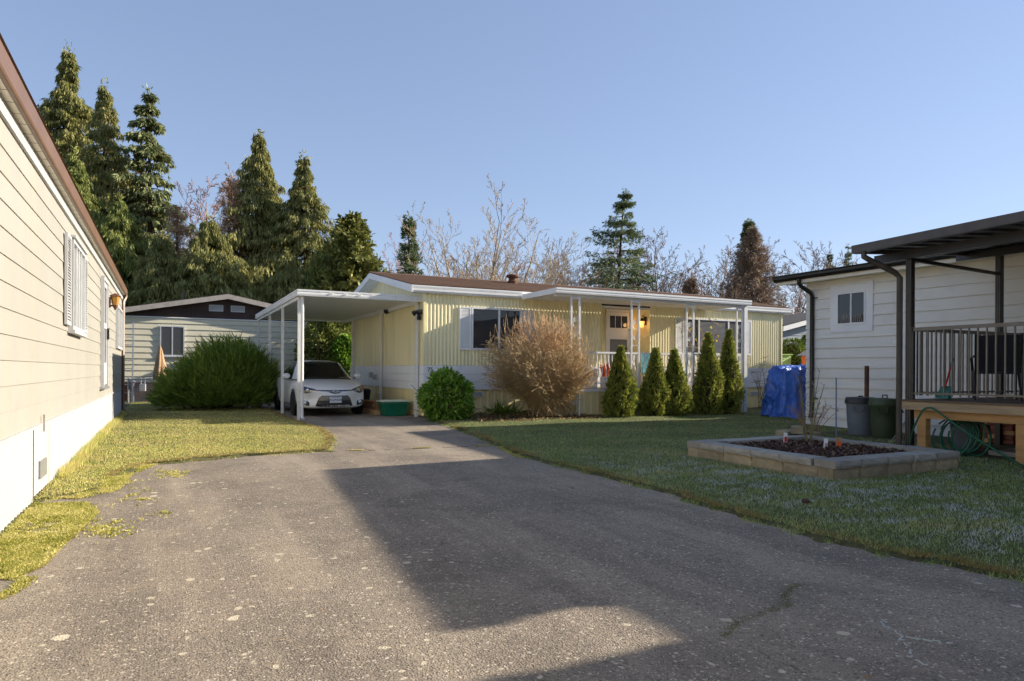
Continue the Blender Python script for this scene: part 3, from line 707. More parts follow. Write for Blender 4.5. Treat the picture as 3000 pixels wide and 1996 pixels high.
# windows
w_ = window(H2, F, *W1, *WZ, (7.83,), .05, -.02, .05, mWhite, mGlassDark)
shutter(H2, F, 6.70, 7.02, 1.72, 2.83, .018); shutter(H2, F, 8.52, 8.84, 1.72, 2.83, .018)
w_ = window(H2, F, *W2, *WZ, (14.70, 15.92), .05, -.02, .05, mWhite, mGlassGrey)
mb = MB()
for i in range(26): fb(mb, F, 14.76, 15.88, .019, .024, 1.8 + i * .038, 1.815 + i * .038)
mb.build('blind', mScreen, w_)
shutter(H2, F, 13.77, 14.09, 1.72, 2.84, .018); shutter(H2, F, 16.65, 16.9, 1.72, 2.84, .018)
# door in the recess
K = FX(RY)
d_ = MB(); fb(d_, K, 11.6, 11.66, .008, .07, .74, 3.03); fb(d_, K, 12.46, 12.52, .008, .07, .74, 3.03); fb(d_, K, 11.66, 12.46, .008, .07, 2.96, 3.03)
d_ = d_.build('door', mTrim, H2)
mb = MB(); fb(mb, K, 11.67, 12.45, .012, .05, .78, 1.28); fb(mb, K, 11.67, 11.74, .012, .05, 1.28, 2.95); fb(mb, K, 12.38, 12.45, .012, .05, 1.28, 2.95); fb(mb, K, 11.74, 12.38, .012, .05, 2.14, 2.48); fb(mb, K, 11.74, 12.38, .012, .05, 2.84, 2.95)
mb.build('door_leaf', mTrim, d_)
fb(MB(), K, 11.74, 12.38, .015, .025, 2.48, 2.84).build('pane', mGlassDark, d_)
fb(MB(), K, 11.74, 12.38, .015, .025, 1.28, 2.14).build('screen', mScreen, d_)
for xx in (11.95, 12.17): fb(MB(), K, xx - .008, xx + .008, .025, .034, 2.48, 2.84).build('glazing_bar', mTrim, d_)
fb(MB(), K, 12.31, 12.36, .04, .09, 1.62, 1.72).build('handle', mBlack, d_)
fb(MB(), K, 12.30, 12.37, .025, .05, 1.84, 1.9).build('lock', mBlack, d_)
# porch lantern, lit
lx, ly, lz = RX1 - .13, 16.5, 2.62
la = MB().box(RX1 - .03, ly - .06, lz - .05, RX1 - .008, ly + .06, lz + .2).build('wall_lantern', mBlack, H2)
MB().tube([(RX1 - .02, ly, lz + .16), (RX1 - .08, ly, lz + .24), (lx, ly, lz + .2)], .012, 6).build('lantern_arm', mBlack, la)
MB().lathe([(.05, -.12), (.075, .06), (.07, .065)], 8, (lx, ly, lz)).build('lantern_glass', mBulb, la)
MB().lathe([(.1, .065), (.06, .12), (.015, .17), (.0, .18)], 8, (lx, ly, lz)).build('lantern_cap', mBlack, la)
pl = bpy.data.lights.new('porch_lamp_light', 'POINT'); pl.energy, pl.color, pl.shadow_soft_size = .7, (1, .55, .2), .06
po = link('porch_lamp_light', pl); po.location = (lx - .12, ly - .02, lz - .02)
# house number, vents, lamp, pipes
def text(body, size, loc, rot, mat, parent, name, ext=.004, align='LEFT'):
    cu = bpy.data.curves.new(name, 'FONT'); cu.body = body; cu.size = size; cu.extrude = ext; cu.align_x = align; cu.resolution_u = 3
    tmp = link(name, cu); bpy.context.view_layer.update()
    me = bpy.data.meshes.new_from_object(tmp.evaluated_get(bpy.context.evaluated_depsgraph_get())); bpy.data.objects.remove(tmp)
    me.materials.clear(); me.materials.append(mat); o = link(name, me, parent); o.name = name; pp = parent
    while pp is not None and '_o' not in pp: pp = pp.parent
    off = pp['_o'] if pp else (0, 0, 0)
    o.location = [a - b for a, b in zip(loc, off)]; o.rotation_euler = rot
    return o
text('75', .16, (5.83, YF - .034, 1.15), (R(90), 0, 0), mBlack, H2, 'house_number')
vent(H2, FX(YF + .02), 7.0, 7.38, .51, .63, .012, k=3); vent(H2, FX(YF + .02), 16.9, 17.3, .42, .54, .012, k=3)
fl = MB().box(5.69, 16.44, 2.6, 5.754, 16.56, 2.72).build('floodlight', mBlack, H2)
MB().lathe([(.03, -.09), (.075, -.02), (.08, .02), (.02, .05)], 10, (5.62, 16.34, 2.66)).build('lamp_head', mBlack, fl)
MB().lathe([(.03, -.09), (.075, -.02), (.08, .02), (.02, .05)], 10, (5.62, 16.64, 2.66)).build('lamp_head', mBlack, fl)
MB().box(5.65, 16.45, 2.46, 5.72, 16.55, 2.58).build('motion_sensor', mBlack, fl)
MB().tube([(5.745, 16.36, 2.72), (5.745, 16.33, 2.92), (5.745, 16.34, 3.1)], .009, 6).build('lamp_cable', mTrim, fl)
MB().lathe([(.05, -.06), (.09, 0), (.09, .06)], 12, (5.62, 19.14, 2.86)).build('security_camera', mBlack, H2)
MB().tube([(5.735, 19.14, 2.92), (5.735, 17.4, 2.94), (5.735, 16.75, 2.95)], .012, 6).build('camera_cable', mTrim, H2)
mb = MB().box(5.66, 21.0, .95, 5.73, 21.2, 1.12).box(5.66, 20.5, .9, 5.73, 20.7, 1.04); mb.tube([(5.69, 21.0, .98), (5.69, 20.7, .93)], .03, 8)
mb.build('power_inlet', mGalv, H2)

# ------------------------------------------------------------------ carport
CP = thing('carport', 'white flat-roofed metal carport over the parked car', 'carport', (4.2, 20.5, 0))
cx0, cx1, cy0, cy1 = 2.69, 5.74, 16.4, 24.85
mb = MB(); y = cy0 + .05
while y < cy1 - .1:                                          # ribbed pans
    mb.box(cx0 + .04, y, 2.965, cx1, y + .145, 2.985); mb.box(cx0 + .04, y + .145, 2.985, cx1, y + .155, 3.0); y += .155
mb.build('roof_pans', mWhite, CP, fix=False)
MB().box(cx0 + .02, cy0 + .02, 3.0, cx1, cy1, 3.02).build('roof_sheet', mWhite, CP)
prof = [(0, 2.91), (.025, 2.91), (.035, 2.95), (.035, 2.985), (.02, 3.0), (.035, 3.02), (.035, 3.06), (0, 3.06)]
MB().extr([(cy0 - a + .03, z) for a, z in prof], 'x', cx0, cx1 + .04).build('front_fascia', mWhite, CP, bevel=.002)
MB().extr([(cx0 - a + .03, z) for a, z in prof], 'y', cy0 + .03, cy1).build('side_fascia', mWhite, CP, bevel=.002)
MB().box(cx0 + .03, cy1 - .04, 2.91, cx1, cy1, 3.05).build('rear_fascia', mWhite, CP)
MB().box(cx0 + .05, cy0 + .2, 2.84, cx0 + .11, cy1 - .05, 2.964).build('side_beam', mWhite, CP)
MB().box(cx1 - .1, cy0 + .2, 2.86, cx1 - .05, cy1 - .05, 2.964).build('side_beam', mWhite, CP)
def cpost(x, y, zt):
    mb = MB(); h = .034
    mb.box(x - h, y - h, 0, x + h, y - h + .012, zt); mb.box(x - h, y + h - .012, 0, x + h, y + h, zt)
    mb.box(x - h + .001, y - .008, 0, x - h + .013, y + .008, zt); mb.box(x + h - .013, y - .008, 0, x + h - .001, y + .008, zt)
    mb.box(x - .012, y - h + .012, 0, x + .012, y + h - .012, zt)
    return mb.build('post', mWhite, CP)
for yy in (16.62, 19.2, 21.75, 24.5): cpost(cx0 + .08, yy, 2.84)
for yy in (16.62, 19.9, 23.3): cpost(cx1 - .075, yy, 2.86)
MB().tube([(cx0 + .14, 16.52, 2.9), (cx0 + .14, 16.52, .08), (cx0 + .16, 16.45, .03)], .034, 8).build('downspout', mWhite, CP, smooth=True)
mb = MB()
for i in range(6): mb.tube([(cx0 + .75 + i * .34, cy0 - .012, 3.0), (cx0 + .80 + i * .34, cy0 - .02, 2.99), (cx0 + .83 + i * .34, cy0 - .012, 3.005)], .01, 5)
mb.build('light_clips', mTrim, CP)

# ------------------------------------------------------------------ porch awning and its scroll columns
AW = thing('porch_awning', 'white flat metal awning on scrollwork columns along the yellow home', 'awning', (11.7, 15.2, 0))
ax0, ax1, ay0, ay1 = 8.44, 14.92, 14.35, 16.14
mb = MB(); x = ax0 + .03
while x < ax1 - .05:
    mb.box(x, ay0 + .05, 3.125, min(x + .15, ax1 - .03), ay1, 3.14); mb.box(x + .15, ay0 + .05, 3.10, min(x + .16, ax1 - .02), ay1, 3.14); x += .16
mb.build('roof_pans', mWhite, AW, fix=False)
MB().box(ax0 + .02, ay0 + .02, 3.14, ax1 - .02, ay1, 3.16).build('roof_sheet', mWhite, AW)
prof = [(0, 3.09), (.05, 3.09), (.06, 3.13), (.06, 3.16), (.07, 3.18), (.07, 3.225), (0, 3.225)]
MB().extr([(ay0 - a + .05, z) for a, z in prof], 'x', ax0, ax1).build('front_fascia', mWhite, AW, bevel=.002)
for xx in (ax0, ax1 - .03): MB().box(xx, ay0 + .05, 3.085, xx + .03, ay1, 3.22).build('end_fascia', mWhite, AW)
MB().box(ax0 + .05, ay0 + .12, 3.03, ax1 - .05, ay0 + .18, 3.10).build('front_beam', mWhite, AW)
def scroll(mb, cx, y, z0, z1, w_):
    """an S-shaped iron scroll between the legs"""
    h = z1 - z0; pts = []
    for i in range(33):
        t = i / 32; pts.append((cx + w_ * .40 * math.sin(2 * math.pi * t) , y, z0 + h * (.2 + .6 * t)))
    mb.tube(pts, .007, 5)
    for s_, zc in ((1, z0 + h * .2), (-1, z0 + h * .8)):
        sp = []
        for i in range(26):
            a = i / 25 * 1.6 * 2 * math.pi; rr = w_ * .38 * (1 - i / 25 * .72)
            sp.append((cx + s_ * rr * math.cos(a) * -1, y, zc - s_ * rr * math.sin(a)))
        mb.tube(sp, .007, 5)
def column(xa, xb, big=False):
    zt = 3.03; y = ay0 + .15
    for x in (xa, xb): MB().box(x - .022, y - .022, .03, x + .022, y + .022, zt).build('column_leg', mWhite, AW)
    mb = MB().box(xa + .022, y - .02, zt - .045, xb - .022, y + .02, zt); mb.box(xa + .022, y - .015, 1.86, xb - .022, y + .015, 1.875)
    mb.build('column_cap', mWhite, AW)
    for a, b in ((.28, .95), (.95, 1.7), (1.95, 2.6)):
        mb = MB(); scroll(mb, (xa + xb) / 2, y, a, b, xb - xa - .05); mb.build('scrollwork', mWhite, AW, smooth=True)
for xa, xb in ((8.97, 9.21), (10.81, 11.05), (12.66, 12.90), (14.5, 14.72)): column(xa, xb)
MB().box(14.75, ay0 + .1, .03, 14.87, ay0 + .2, 3.03).build('end_post', mWhite, AW)
ch = thing('wind_chime', 'small hanging wind chime beside the second scroll column', 'wind chime', (10.93, 14.75, 2.2))
MB().tube([(10.93, 14.75, 2.3), (10.93, 14.75, 3.1)], .002, 4).build('cord', mBlack, ch)
MB().lathe([(.05, 0), (.05, .02), (.01, .05)], 8, (10.93, 14.75, 2.27)).build('chime_top', mLime, ch)
for i in range(5):
    a = i * 1.257; MB().tube([(10.93 + .035 * math.cos(a), 14.75 + .035 * math.sin(a), 1.98 + .03 * i), (10.93 + .035 * math.cos(a), 14.75 + .035 * math.sin(a), 2.27)], .006, 6).build('chime_tube', mGalv, ch)
MB().box(10.915, 14.745, 1.75, 10.945, 14.755, 1.85).build('chime_sail', mTan, ch)

# ------------------------------------------------------------------ porch deck and railing
PD = thing('porch', 'raised porch with yellow skirting and white belly-bar railing in front of the door', 'porch', (12, 15.4, 0))
px0, px1, py0 = 9.28, 14.9, 14.72
y = py0 + .02
b0 = MB().box(px0, y, .715, px1, y + .136, .74).build('deck_board', mWoodG, PD)
for i in range(1, 10): again(b0, (0, .142 * i, 0))
b0 = MB().box(px0, py0, .66, px1, py0 + .018, .735).build('deck_fascia', mTrim, PD)
u = px0
while u < px1 - .01:
    v = min(u + 1.22, px1); corr(MB(), FX(py0 + .03), u, v - .003, 0, .66, .2, .012).build('skirting_panel', mYellowD, PD, fix=False); u = v
corr(MB(), FW(px0 + .02), py0 + .03, YF, 0, .66, .2, .012).build('skirting_panel', mYellowD, PD, fix=False)
rl = MB().box(px0, 14.74, 1.645, px1, 14.79, 1.69).build('top_rail', mWhite, PD)
MB().box(px0, 14.745, .86, px1, 14.785, .89).build('bottom_rail', mWhite, PD)
bal = MB().tube([(px0 + .06, 14.765, .89), (px0 + .06, 14.765, 1.0), (px0 + .06, 14.70, 1.1), (px0 + .06, 14.69, 1.2), (px0 + .06, 14.735, 1.36), (px0 + .06, 14.765, 1.48), (px0 + .06, 14.765, 1.645)], .012, 6).build('baluster', mWhite, PD, smooth=True)
for i in range(1, 48): again(bal, (.1165 * i, 0, 0))
for xx in (px0 + .02, 11.9, px1 - .02): MB().box(xx - .02, 14.74, .74, xx + .02, 14.79, 1.645).build('rail_post', mWhite, PD)
t = thing('storage_box', 'white low storage box on the porch behind the railing', 'box', (9.75, 15.2, .74))
MB().box(9.4, 15.0, .74, 10.1, 15.5, 1.2).build('box_body', mTrim, t, bevel=.01); MB().box(9.38, 14.98, 1.2, 10.12, 15.52, 1.25).build('box_lid', mWhite, t, bevel=.008)
t = thing('flower_pot', 'orange ribbed flower pot on the porch beside the white box', 'pot', (10.3, 15.0, .74))
MB().lathe([(.08, .3), (.13, .52), (.15, .53), (.15, .56), (.12, .56)], 14, (10.3, 14.95, .74)).build('pot_body', mOrange, t, smooth=True)
mb = MB()
for i in range(14): mb.tube([(10.3, 14.95, 1.28), (10.3 + .13 * math.cos(i * 2.4), 14.95 + .13 * math.sin(i * 2.4), 1.3 + .05 * (i % 3))], .012, 4)
mb.build('blooms', mOrange, t)
MB().lathe([(.13, 0), (.13, .3), (.12, .3)], 12, (10.3, 14.95, .74)).build('pot_stand', mTrim, t)
t = thing('porch_chair', 'pale teal folding chair behind the porch railing', 'chair', (12.15, 15.3, .74))
MB().box(11.9, 15.1, 1.12, 12.4, 15.5, 1.15).build('seat', mTeal, t); MB().box(11.9, 15.5, 1.15, 12.4, 15.53, 1.68).build('backrest', mTeal, t)
for xx in (11.92, 12.38):
    for yy in (15.12, 15.48): MB().tube([(xx, yy, .74), (xx, yy, 1.13)], .014, 6).build('leg', mTrim, t)
t = thing('porch_bench', 'white slatted bench on the porch under the wide window', 'bench', (13.4, 15.4, .74))
for i in range(4): MB().box(12.9, 15.1 + i * .1, 1.12, 13.9, 15.18 + i * .1, 1.14).build('seat_slat', mTrim, t)
for i in range(9): MB().box(12.93 + i * .115, 15.5, 1.2, 12.97 + i * .115, 15.53, 1.6).build('back_slat', mTrim, t)
MB().box(12.9, 15.49, 1.6, 13.9, 15.54, 1.66).build('back_rail', mTrim, t)
for xx in (12.94, 13.86):
    for yy in (15.12, 15.5): MB().box(xx - .025, yy - .025, .74, xx + .025, yy + .025, 1.12 if yy < 15.3 else 1.6).build('leg', mTrim, t)
# ------------------------------------------------------------------ cream home behind the carport
YW = 28.0
H3 = thing('mobile_home', 'cream lap-sided home with dark brown gable behind the juniper', 'house', (2, 32, 0))
F = FX(YW); bx0, bx1, br = -1.55, 5.6, 2.03
MB().box(bx0, YW + .01, .7, bx1, 40, 3.07).build('wall', mBackSide, H3)
bd = lap(MB(), F, bx0, bx1, .7, .212, .004, .03).build('siding_board', mBackSide, H3)
for i in range(1, 11): again(bd, (0, 0, .2155 * i))
zt = lambda x: 3.93 - .193 * abs(x - br)
for a, b in ((bx0, -.4), (-.4, .8), (.8, br), (br, 3.25), (3.25, 4.4), (4.4, bx1)):
    MB().add([(x, y, z) for y in (YW - .025, YW + .02) for x, z in ((a, 3.075), (b - .006, 3.075), (b - .006, zt(b) - .02), (a, zt(a) - .02))],
             [(0,1,2,3), (7,6,5,4), (0,4,5,1), (1,5,6,2), (2,6,7,3), (3,7,4,0)]).build('gable_panel', mBackBrown, H3)
fb(MB(), F, bx0, bx1, .0, .05, 3.05, 3.085).build('gable_trim', mTrim, H3)
vent(H3, F, 1.39, 1.88, 3.36, 3.6, .03, k=5); vent(H3, F, 2.15, 2.64, 3.36, 3.6, .03, k=5)
yo = YW - .33
for s_ in (-1, 1):
    e = br + s_ * 3.75
    MB().add([(x, y, z + d) for y in (yo, 40) for x, z, d in ((br, 3.97, 0), (e, 3.97 - .193 * 3.75, 0), (e, 3.97 - .193 * 3.75, .05), (br, 3.97, .05))],
             [(0,1,2,3), (7,6,5,4), (0,4,5,1), (1,5,6,2), (2,6,7,3), (3,7,4,0)]).build('roof', mShingleD, H3)
    MB().add([(x, y, z) for y in (yo - .03, yo) for x, z in ((br, 3.82), (e, 3.82 - .193 * 3.75), (e, 4.0 - .193 * 3.75), (br, 4.0))],
             [(0,1,2,3), (7,6,5,4), (0,4,5,1), (1,5,6,2), (2,6,7,3), (3,7,4,0)]).build('rake_board', mGreyFascia, H3)
MB().tube([(bx1 + .1, YW + .1, 3.2), (bx1 + .05, YW - .05, 3.05), (bx1 - .12, YW - .06, 2.85), (bx1 - .12, YW - .06, .3)], .045, 8).build('downspout', mBlack, H3, smooth=True)
MB().box(.5, 30, 3.9, .6, 30.1, 4.3).build('vent_pipe', mBlack, H3)
MB().box(bx0 + .05, YW + .02, 0, bx1 - .05, YW + .08, .7).build('skirting_wall', mMortar, H3)
br_ = MB().box(-1.5, YW - .02, .01, -1.29, YW + .02, .075).build('brick', mBrick, H3)
for r_ in range(9):
    for c_ in range(9):
        if r_ or c_: again(br_, (c_ * .222 + (.11 if r_ % 2 else 0), 0, r_ * .077))
W = window(H3, F, -.24, .57, 1.66, 2.76, (.165,), .04, .03, .07, mAluFrame, mGlassDark)
fb(MB(), F, -.28, .61, .03, .1, 1.62, 1.66).build('sill', mAluFrame, W)
# ladder, parasol, gas meter, fence
L_ = thing('ladder', 'grey ladder leaning against the far cream wall beside the brown downspout', 'ladder', (-1.3, 27.6, 0))
for dx in (0, .33): MB().bar((-1.42 + dx, 27.45, .03), (-1.42 + dx, 27.9, 2.85), .05, .03).build('rail', mGalv, L_)
rg = MB().bar((-1.42, 27.5, .35), (-1.09, 27.5, .35), .03, .03).build('rung', mGalv, L_)
for i in range(1, 9): again(rg, (0, .0445 * i, .28 * i))
P_ = thing('garden_parasol', 'closed tan garden parasol standing behind the juniper', 'parasol', (-.22, 26.4, 0))
MB().tube([(-.22, 26.4, .03), (-.22, 26.4, 1.98)], .02, 8).build('pole', mWoodG, P_)
mb = MB(); n = 26
vs = []
for j in range(9):
    t = j / 8; rr = (.025 + .19 * t ** .8) * (1 if j < 8 else .9); z = 1.95 - 1.1 * t
    for k in range(n):
        a = 2 * math.pi * k / n; q = rr * (1 + .28 * math.sin(a * 7 + t * 2)); vs.append((-.22 + q * math.cos(a), 26.4 + q * math.sin(a), z + .05 * math.sin(3 * a) * t))
mb.add(vs, [(j*n+k, j*n+(k+1)%n, (j+1)*n+(k+1)%n, (j+1)*n+k) for j in range(8) for k in range(n)])
mb.build('canopy', mTan, P_, smooth='all')
MB().lathe([(.25, 0), (.25, .04), (.05, .08)], 12, (-.22, 26.4, .03)).build('base', mGalv, P_)
g_ = thing('gas_meter', 'grey gas meter and pipework beside the low brick skirting', 'gas meter', (-.75, 27.4, 0))
MB().box(-.87, 27.3, .38, -.66, 27.46, .66).build('meter_body', mGalv, g_, bevel=.03)
MB().tube([(-1.05, 27.4, .03), (-1.05, 27.4, .85), (-.82, 27.4, .85), (-.82, 27.4, .66)], .022, 8).build('inlet_pipe', mGalv, g_)
MB().tube([(-.7, 27.4, .66), (-.7, 27.4, .86), (-.2, 27.5, .86), (0, 27.9, .86)], .022, 8).build('outlet_pipe', mGalv, g_)
MB().lathe([(.06, -.02), (.09, 0), (.06, .03)], 12, (-1.05, 27.4, .72)).build('regulator', mGalv, g_)
fe = thing('chain_link_fence', 'low chain-link fence between the cream home and the juniper', 'fence', (-.6, 26.7, 0))
fy = 26.7
MB().tube([(-1.3, fy, .82), (.4, fy, .82)], .02, 8).build('top_rail', mGalv, fe)
for xx in (-1.18, .4): MB().tube([(xx, fy, 0), (xx, fy, .86)], .028, 8).build('post', mGalv, fe)
for s_ in (-1, 1):
    mb = MB()
    for i in range(36):
        a = -1.9 + i * .072
        p = [(a, .04), (a + s_ * .77, .81)] if s_ > 0 else [(a, .04), (a - .77, .81)]
        (x0_, z0_), (x1_, z1_) = p
        pts = [(x0_ + (x1_ - x0_) * t, z0_ + (z1_ - z0_) * t) for t in np.linspace(0, 1, 24)]
        pts = [q for q in pts if -1.17 < q[0] < .4]
        if len(pts) > 1: mb.tube([(pts[0][0], fy, pts[0][1]), (pts[-1][0], fy, pts[-1][1])], .0042, 3, False)
    mb.build('wire_mesh', mGalv, fe, fix=False)
# ------------------------------------------------------------------ grey home on the right
XW, YC = 12.7, 10.6
H4 = thing('bungalow', 'pale grey lap-sided home with black gutter behind the raised bed', 'house', (16.4, 3, 0))
F = FW(XW)
MB().box(XW + .01, -8, .0, 20.1, YC, 3.16).build('wall', mGrey, H4)
pit, r_ = .2135, random.Random(4)
wy0, wy1, wz0, wz1 = 8.98, 9.98, 2.03, 3.03
for i in range(15):
    z = .0 + pit * i
    cut = 8.55 + [.0, .0, .06, -.04, .1, .02, .12, .0, .05, -.05, .04, .0, .02, -.12, .0][i]
    for a, b in ((-8, 2.4 + .5 * (i % 3)), (2.404 + .5 * (i % 3), 5.6 + .3 * (i % 2)), (5.604 + .3 * (i % 2), cut), (cut + .004, YC + .012)):
        lap(MB(), F, a, b, z, pit - .004, .001, .026).build('siding_board', mGrey, H4)
lapY = lambda z: [(x, y, zz) for x in (XW, 20.1) for y, zz in ((YC, z), (YC + .017, z), (YC + .004, z + pit), (YC, z + pit))]
for i in range(15):
    MB().add(lapY(pit * i), [(0,1,2,3), (7,6,5,4), (0,4,5,1), (1,5,6,2), (2,6,7,3), (3,7,4,0)]).build('end_board', mGrey, H4)
# window with wide white casing
mb = MB(); fb(mb, F, wy0, wy1, .012, .04, wz1 - .17, wz1); fb(mb, F, wy0 + .01, wy1 - .01, .012, .036, wz0, wz0 + .16)
fb(mb, F, wy0 + .01, wy0 + .17, .012, .036, wz0 + .16, wz1 - .17); fb(mb, F, wy1 - .17, wy1 - .01, .012, .036, wz0 + .16, wz1 - .17)
cs_ = mb.build('window_casing', mTrim, H4)
w_ = window(cs_, F, wy0 + .17, wy1 - .17, wz0 + .16, wz1 - .17, ((wy0 + wy1) / 2,), .03, .014, .05, mTrim, mGlassDark)
fb(MB(), F, wy0 + .0, wy1 - .0, .04, .055, wz1 - .015, wz1 + .012).build('drip_cap', mTrim, cs_)
for c_, s_ in ((9.62, .0), (9.33, .02)):                       # shells and curtain swags seen in the panes
    mb = MB()
    for k in range(5): mb.tube([F(c_ - .1 + .05 * k, .037, 2.24), F(c_ - .06 + .03 * k, .037, 2.38 + .02 * (k % 2))], .006, 4)
    mb.build('window_ornament', mGreyFascia, cs_)
vent(H4, F, 8.72, 9.1, .5, .62, .014, k=2, m=mGrey)
fb(MB(), F, 4.0, 4.95, .012, .05, .8, 2.95).build('door_casing', mTrim, H4)
fb(MB(), F, 4.1, 4.85, .05, .06, .82, 2.85).build('door_leaf', mGlassDark, H4)
# eaves
EX = 12.23
MB().box(EX + .07, -8, 3.16, XW + .05, YC + .45, 3.175).build('soffit', mSoffit, H4)
MB().box(EX + .05, -8, 3.13, EX + .07, YC + .47, 3.28).build('fascia_board', M('fascia_cream', srgb(228, 218, 196), .5, .05), H4)
MB().extr([(EX + .05, 3.2), (EX + .0, 3.2), (EX - .055, 3.25), (EX - .06, 3.30), (EX - .075, 3.315), (EX - .045, 3.315), (EX + .05, 3.315)], 'y', -8, YC + .5).build('gutter', mBlack, H4, bevel=.003)
MB().extr([(EX - .02, 3.325), (EX - .02, 3.34), (16.4, 3.99), (20.6, 3.34), (20.6, 3.32), (16.4, 3.93)], 'y', -8, YC + .52).build('roof', mShingleD, H4)
MB().extr([(EX + .07, 3.176), (20.4, 3.176), (20.4, 3.30), (16.4, 3.92), (EX + .07, 3.31)], 'y', YC - .02, YC).build('gable_panel', mGrey, H4)
MB().tube([(EX - .0, 10.42, 3.21), (EX + .0, 10.42, 3.12), (EX + .06, 10.42, 3.06), (XW - .1, 10.42, 2.93), (XW - .055, 10.42, 2.86), (XW - .055, 10.42, .3), (XW - .1, 10.42, .2)], .046, 8).build('downspout', mBlack, H4, smooth=True)
for z in (2.8, .6): MB().box(XW - .06, 10.3, z, XW - .01, 10.37, z + .025).build('downspout_bracket', mBlack, H4)
# out-of-frame wing added so its roof throws the near shadow
MB().box(10.55, -8, 0, XW, 1.75, 3.12).build('shadow_wing_wall', mGrey, H4)
MB().extr([(10.15, 3.25), (10.15, 3.33), (12.3, 3.5), (12.3, 3.3)], 'y', -8, 2.0).build('shadow_wing_roof', mShingleD, H4)

# ------------------------------------------------------------------ patio cover
PC = thing('patio_cover', 'black metal patio cover on posts over the wooden deck', 'patio cover', (11, 4.3, 0))
sk = .10                                                      # front edge skewed to place its shadow on the driveway
fx = lambda y: 9.22 - sk * (6.9 - y)
def pbar(mb, ya, yb, off, z0, z1, wd): 
    return mb.add([(fx(y) + off + a, y, z) for y in (ya, yb) for a, z in ((0, z0), (wd, z0), (wd, z1), (0, z1))], [(0,1,2,3), (7,6,5,4), (0,4,5,1), (1,5,6,2), (2,6,7,3), (3,7,4,0)])
pbar(MB(), 1.53, 6.9, 0, 2.985, 3.105, .012).build('front_gutter', mBronze, PC)
pbar(MB(), 1.53, 6.9, .012, 2.985, 2.997, .1).build('gutter_floor', mBronze, PC)
pbar(MB(), 1.55, 6.88, .5, 2.86, 2.985, .06).build('front_beam', mBlack, PC)
pbar(MB(), 1.55, 6.6, 1.2, 2.97, 3.05, .05).build('mid_beam', mBronze, PC)
rb = MB().box(12.02, 1.8, 3.10, 12.1, 7.0, 3.22).build('rear_beam', mBlack, PC)
MB().bar((fx(6.85) + .05, 6.85, 3.03), (12.5, 6.85, 3.26), .05, .1).build('end_beam', mBronze, PC)
MB().bar((9.75, 6.33, 2.86), (12.06, 6.33, 2.80), .035, .05).build('brace', mBlack, PC)
y = 1.8; k = 0; p0 = None
for y in np.arange(1.55, 6.85, .3):
    b = min(y + .296, 6.88)
    MB().add([(x, yy, z) for x, z in ((fx(y) + .05, 3.06), (12.6, 3.33)) for yy, z2 in ((y, 0), (y + .05, 0.0), (b, 0))][:0] or
             [(fx(y) + .03, y, 3.05), (12.6, y, 3.30), (12.6, b, 3.30), (fx(b) + .03, b, 3.05), (fx(y) + .03, y, 3.065), (12.6, y, 3.315), (12.6, b, 3.315), (fx(b) + .03, b, 3.065)],
             [(3,2,1,0), (4,5,6,7), (0,1,5,4), (1,2,6,5), (2,3,7,6), (3,0,4,7)]).build('roof_panel', mBronze, PC)
    MB().bar((fx(y) + .06, y + .02, 3.035), (12.55, y + .02, 3.285), .03, .03).build('panel_rib', mBronze, PC)
for (x, y, zt) in ((9.76, 6.33, 2.86), (12.06, 6.33, 3.1), (9.5, 2.0, 2.86)):
    mb = MB().box(x - .045, y - .045, .0, x + .045, y + .045, zt); pst = mb.build('post', mBlack, PC, bevel=.006)
    for d in (-.03, .0, .03): MB().box(x - .05, y + d - .006, .02, x - .044, y + d + .006, zt - .02).build('post_flute', mBronze, pst)
MB().tube([(fx(6.7) + .06, 6.72, 2.99), (fx(6.7) + .06, 6.72, 2.92), (fx(6.7) + .12, 6.66, 2.86), (9.62, 6.48, 2.68), (9.68, 6.44, 2.6), (9.68, 6.44, .05)], .042, 8).build('downspout', mBronze, PC, smooth=True)
# second cover outside the frame, added for the shadow it throws
P2 = thing('patio_cover', 'unseen second patio cover added for its shadow on the driveway', 'patio cover', (9.5, -1, 0))
MB().box(8.35, -6, 3.05, 10.6, .97, 3.12).build('roof_panel', mBronze, P2)
for y in (1.0, -5): MB().box(8.45, y - .05, 0, 8.55, y + .05, 3.05).build('post', mBlack, P2)

# ------------------------------------------------------------------ deck
DK = thing('deck', 'raised wooden deck with bronze baluster railing in front of the grey home', 'deck', (11.1, 4, 0))
dx0, dy1 = 9.68, 6.40
b0 = MB().box(dx0 - .02, 1.6, .775, dx0 + .122, dy1 + .02, .80).build('deck_board', mDeck, DK)
for i in range(1, 20): again(b0, (.147 * i, 0, 0))
MB().box(dx0 - .0, 1.6, .655, dx0 + .038, dy1, .772).build('rim_joist', mWoodG, DK)
MB().box(dx0 + .04, dy1 - .04, .655, XW - .05, dy1, .77).build('end_joist', mWoodG, DK)
MB().box(dx0 + .07, 1.6, .535, dx0 + .16, dy1 - .14, .654).build('beam', mWoodO, DK, bevel=.004)
for i in range(8): MB().box(dx0 + .04, 1.9 + i * .55, .66, XW - .05, 1.94 + i * .55, .772).build('joist', mWoodO, DK)
for x, y in ((dx0 + .115, 6.14), (dx0 + .115, 4.85), (dx0 + .115, 3.2), (11.1, 6.14), (12.4, 6.14), (11.1, 4.4)):
    MB().box(x - .062, y - .062, 0, x + .062, y + .062, .535 if x < 10 else .655).build('support_post', mWoodO, DK, bevel=.005)
MB().box(11.0, 1.7, .535, 11.15, 6.1, .654).build('beam', mWoodO, DK)
rx = dx0 + .05
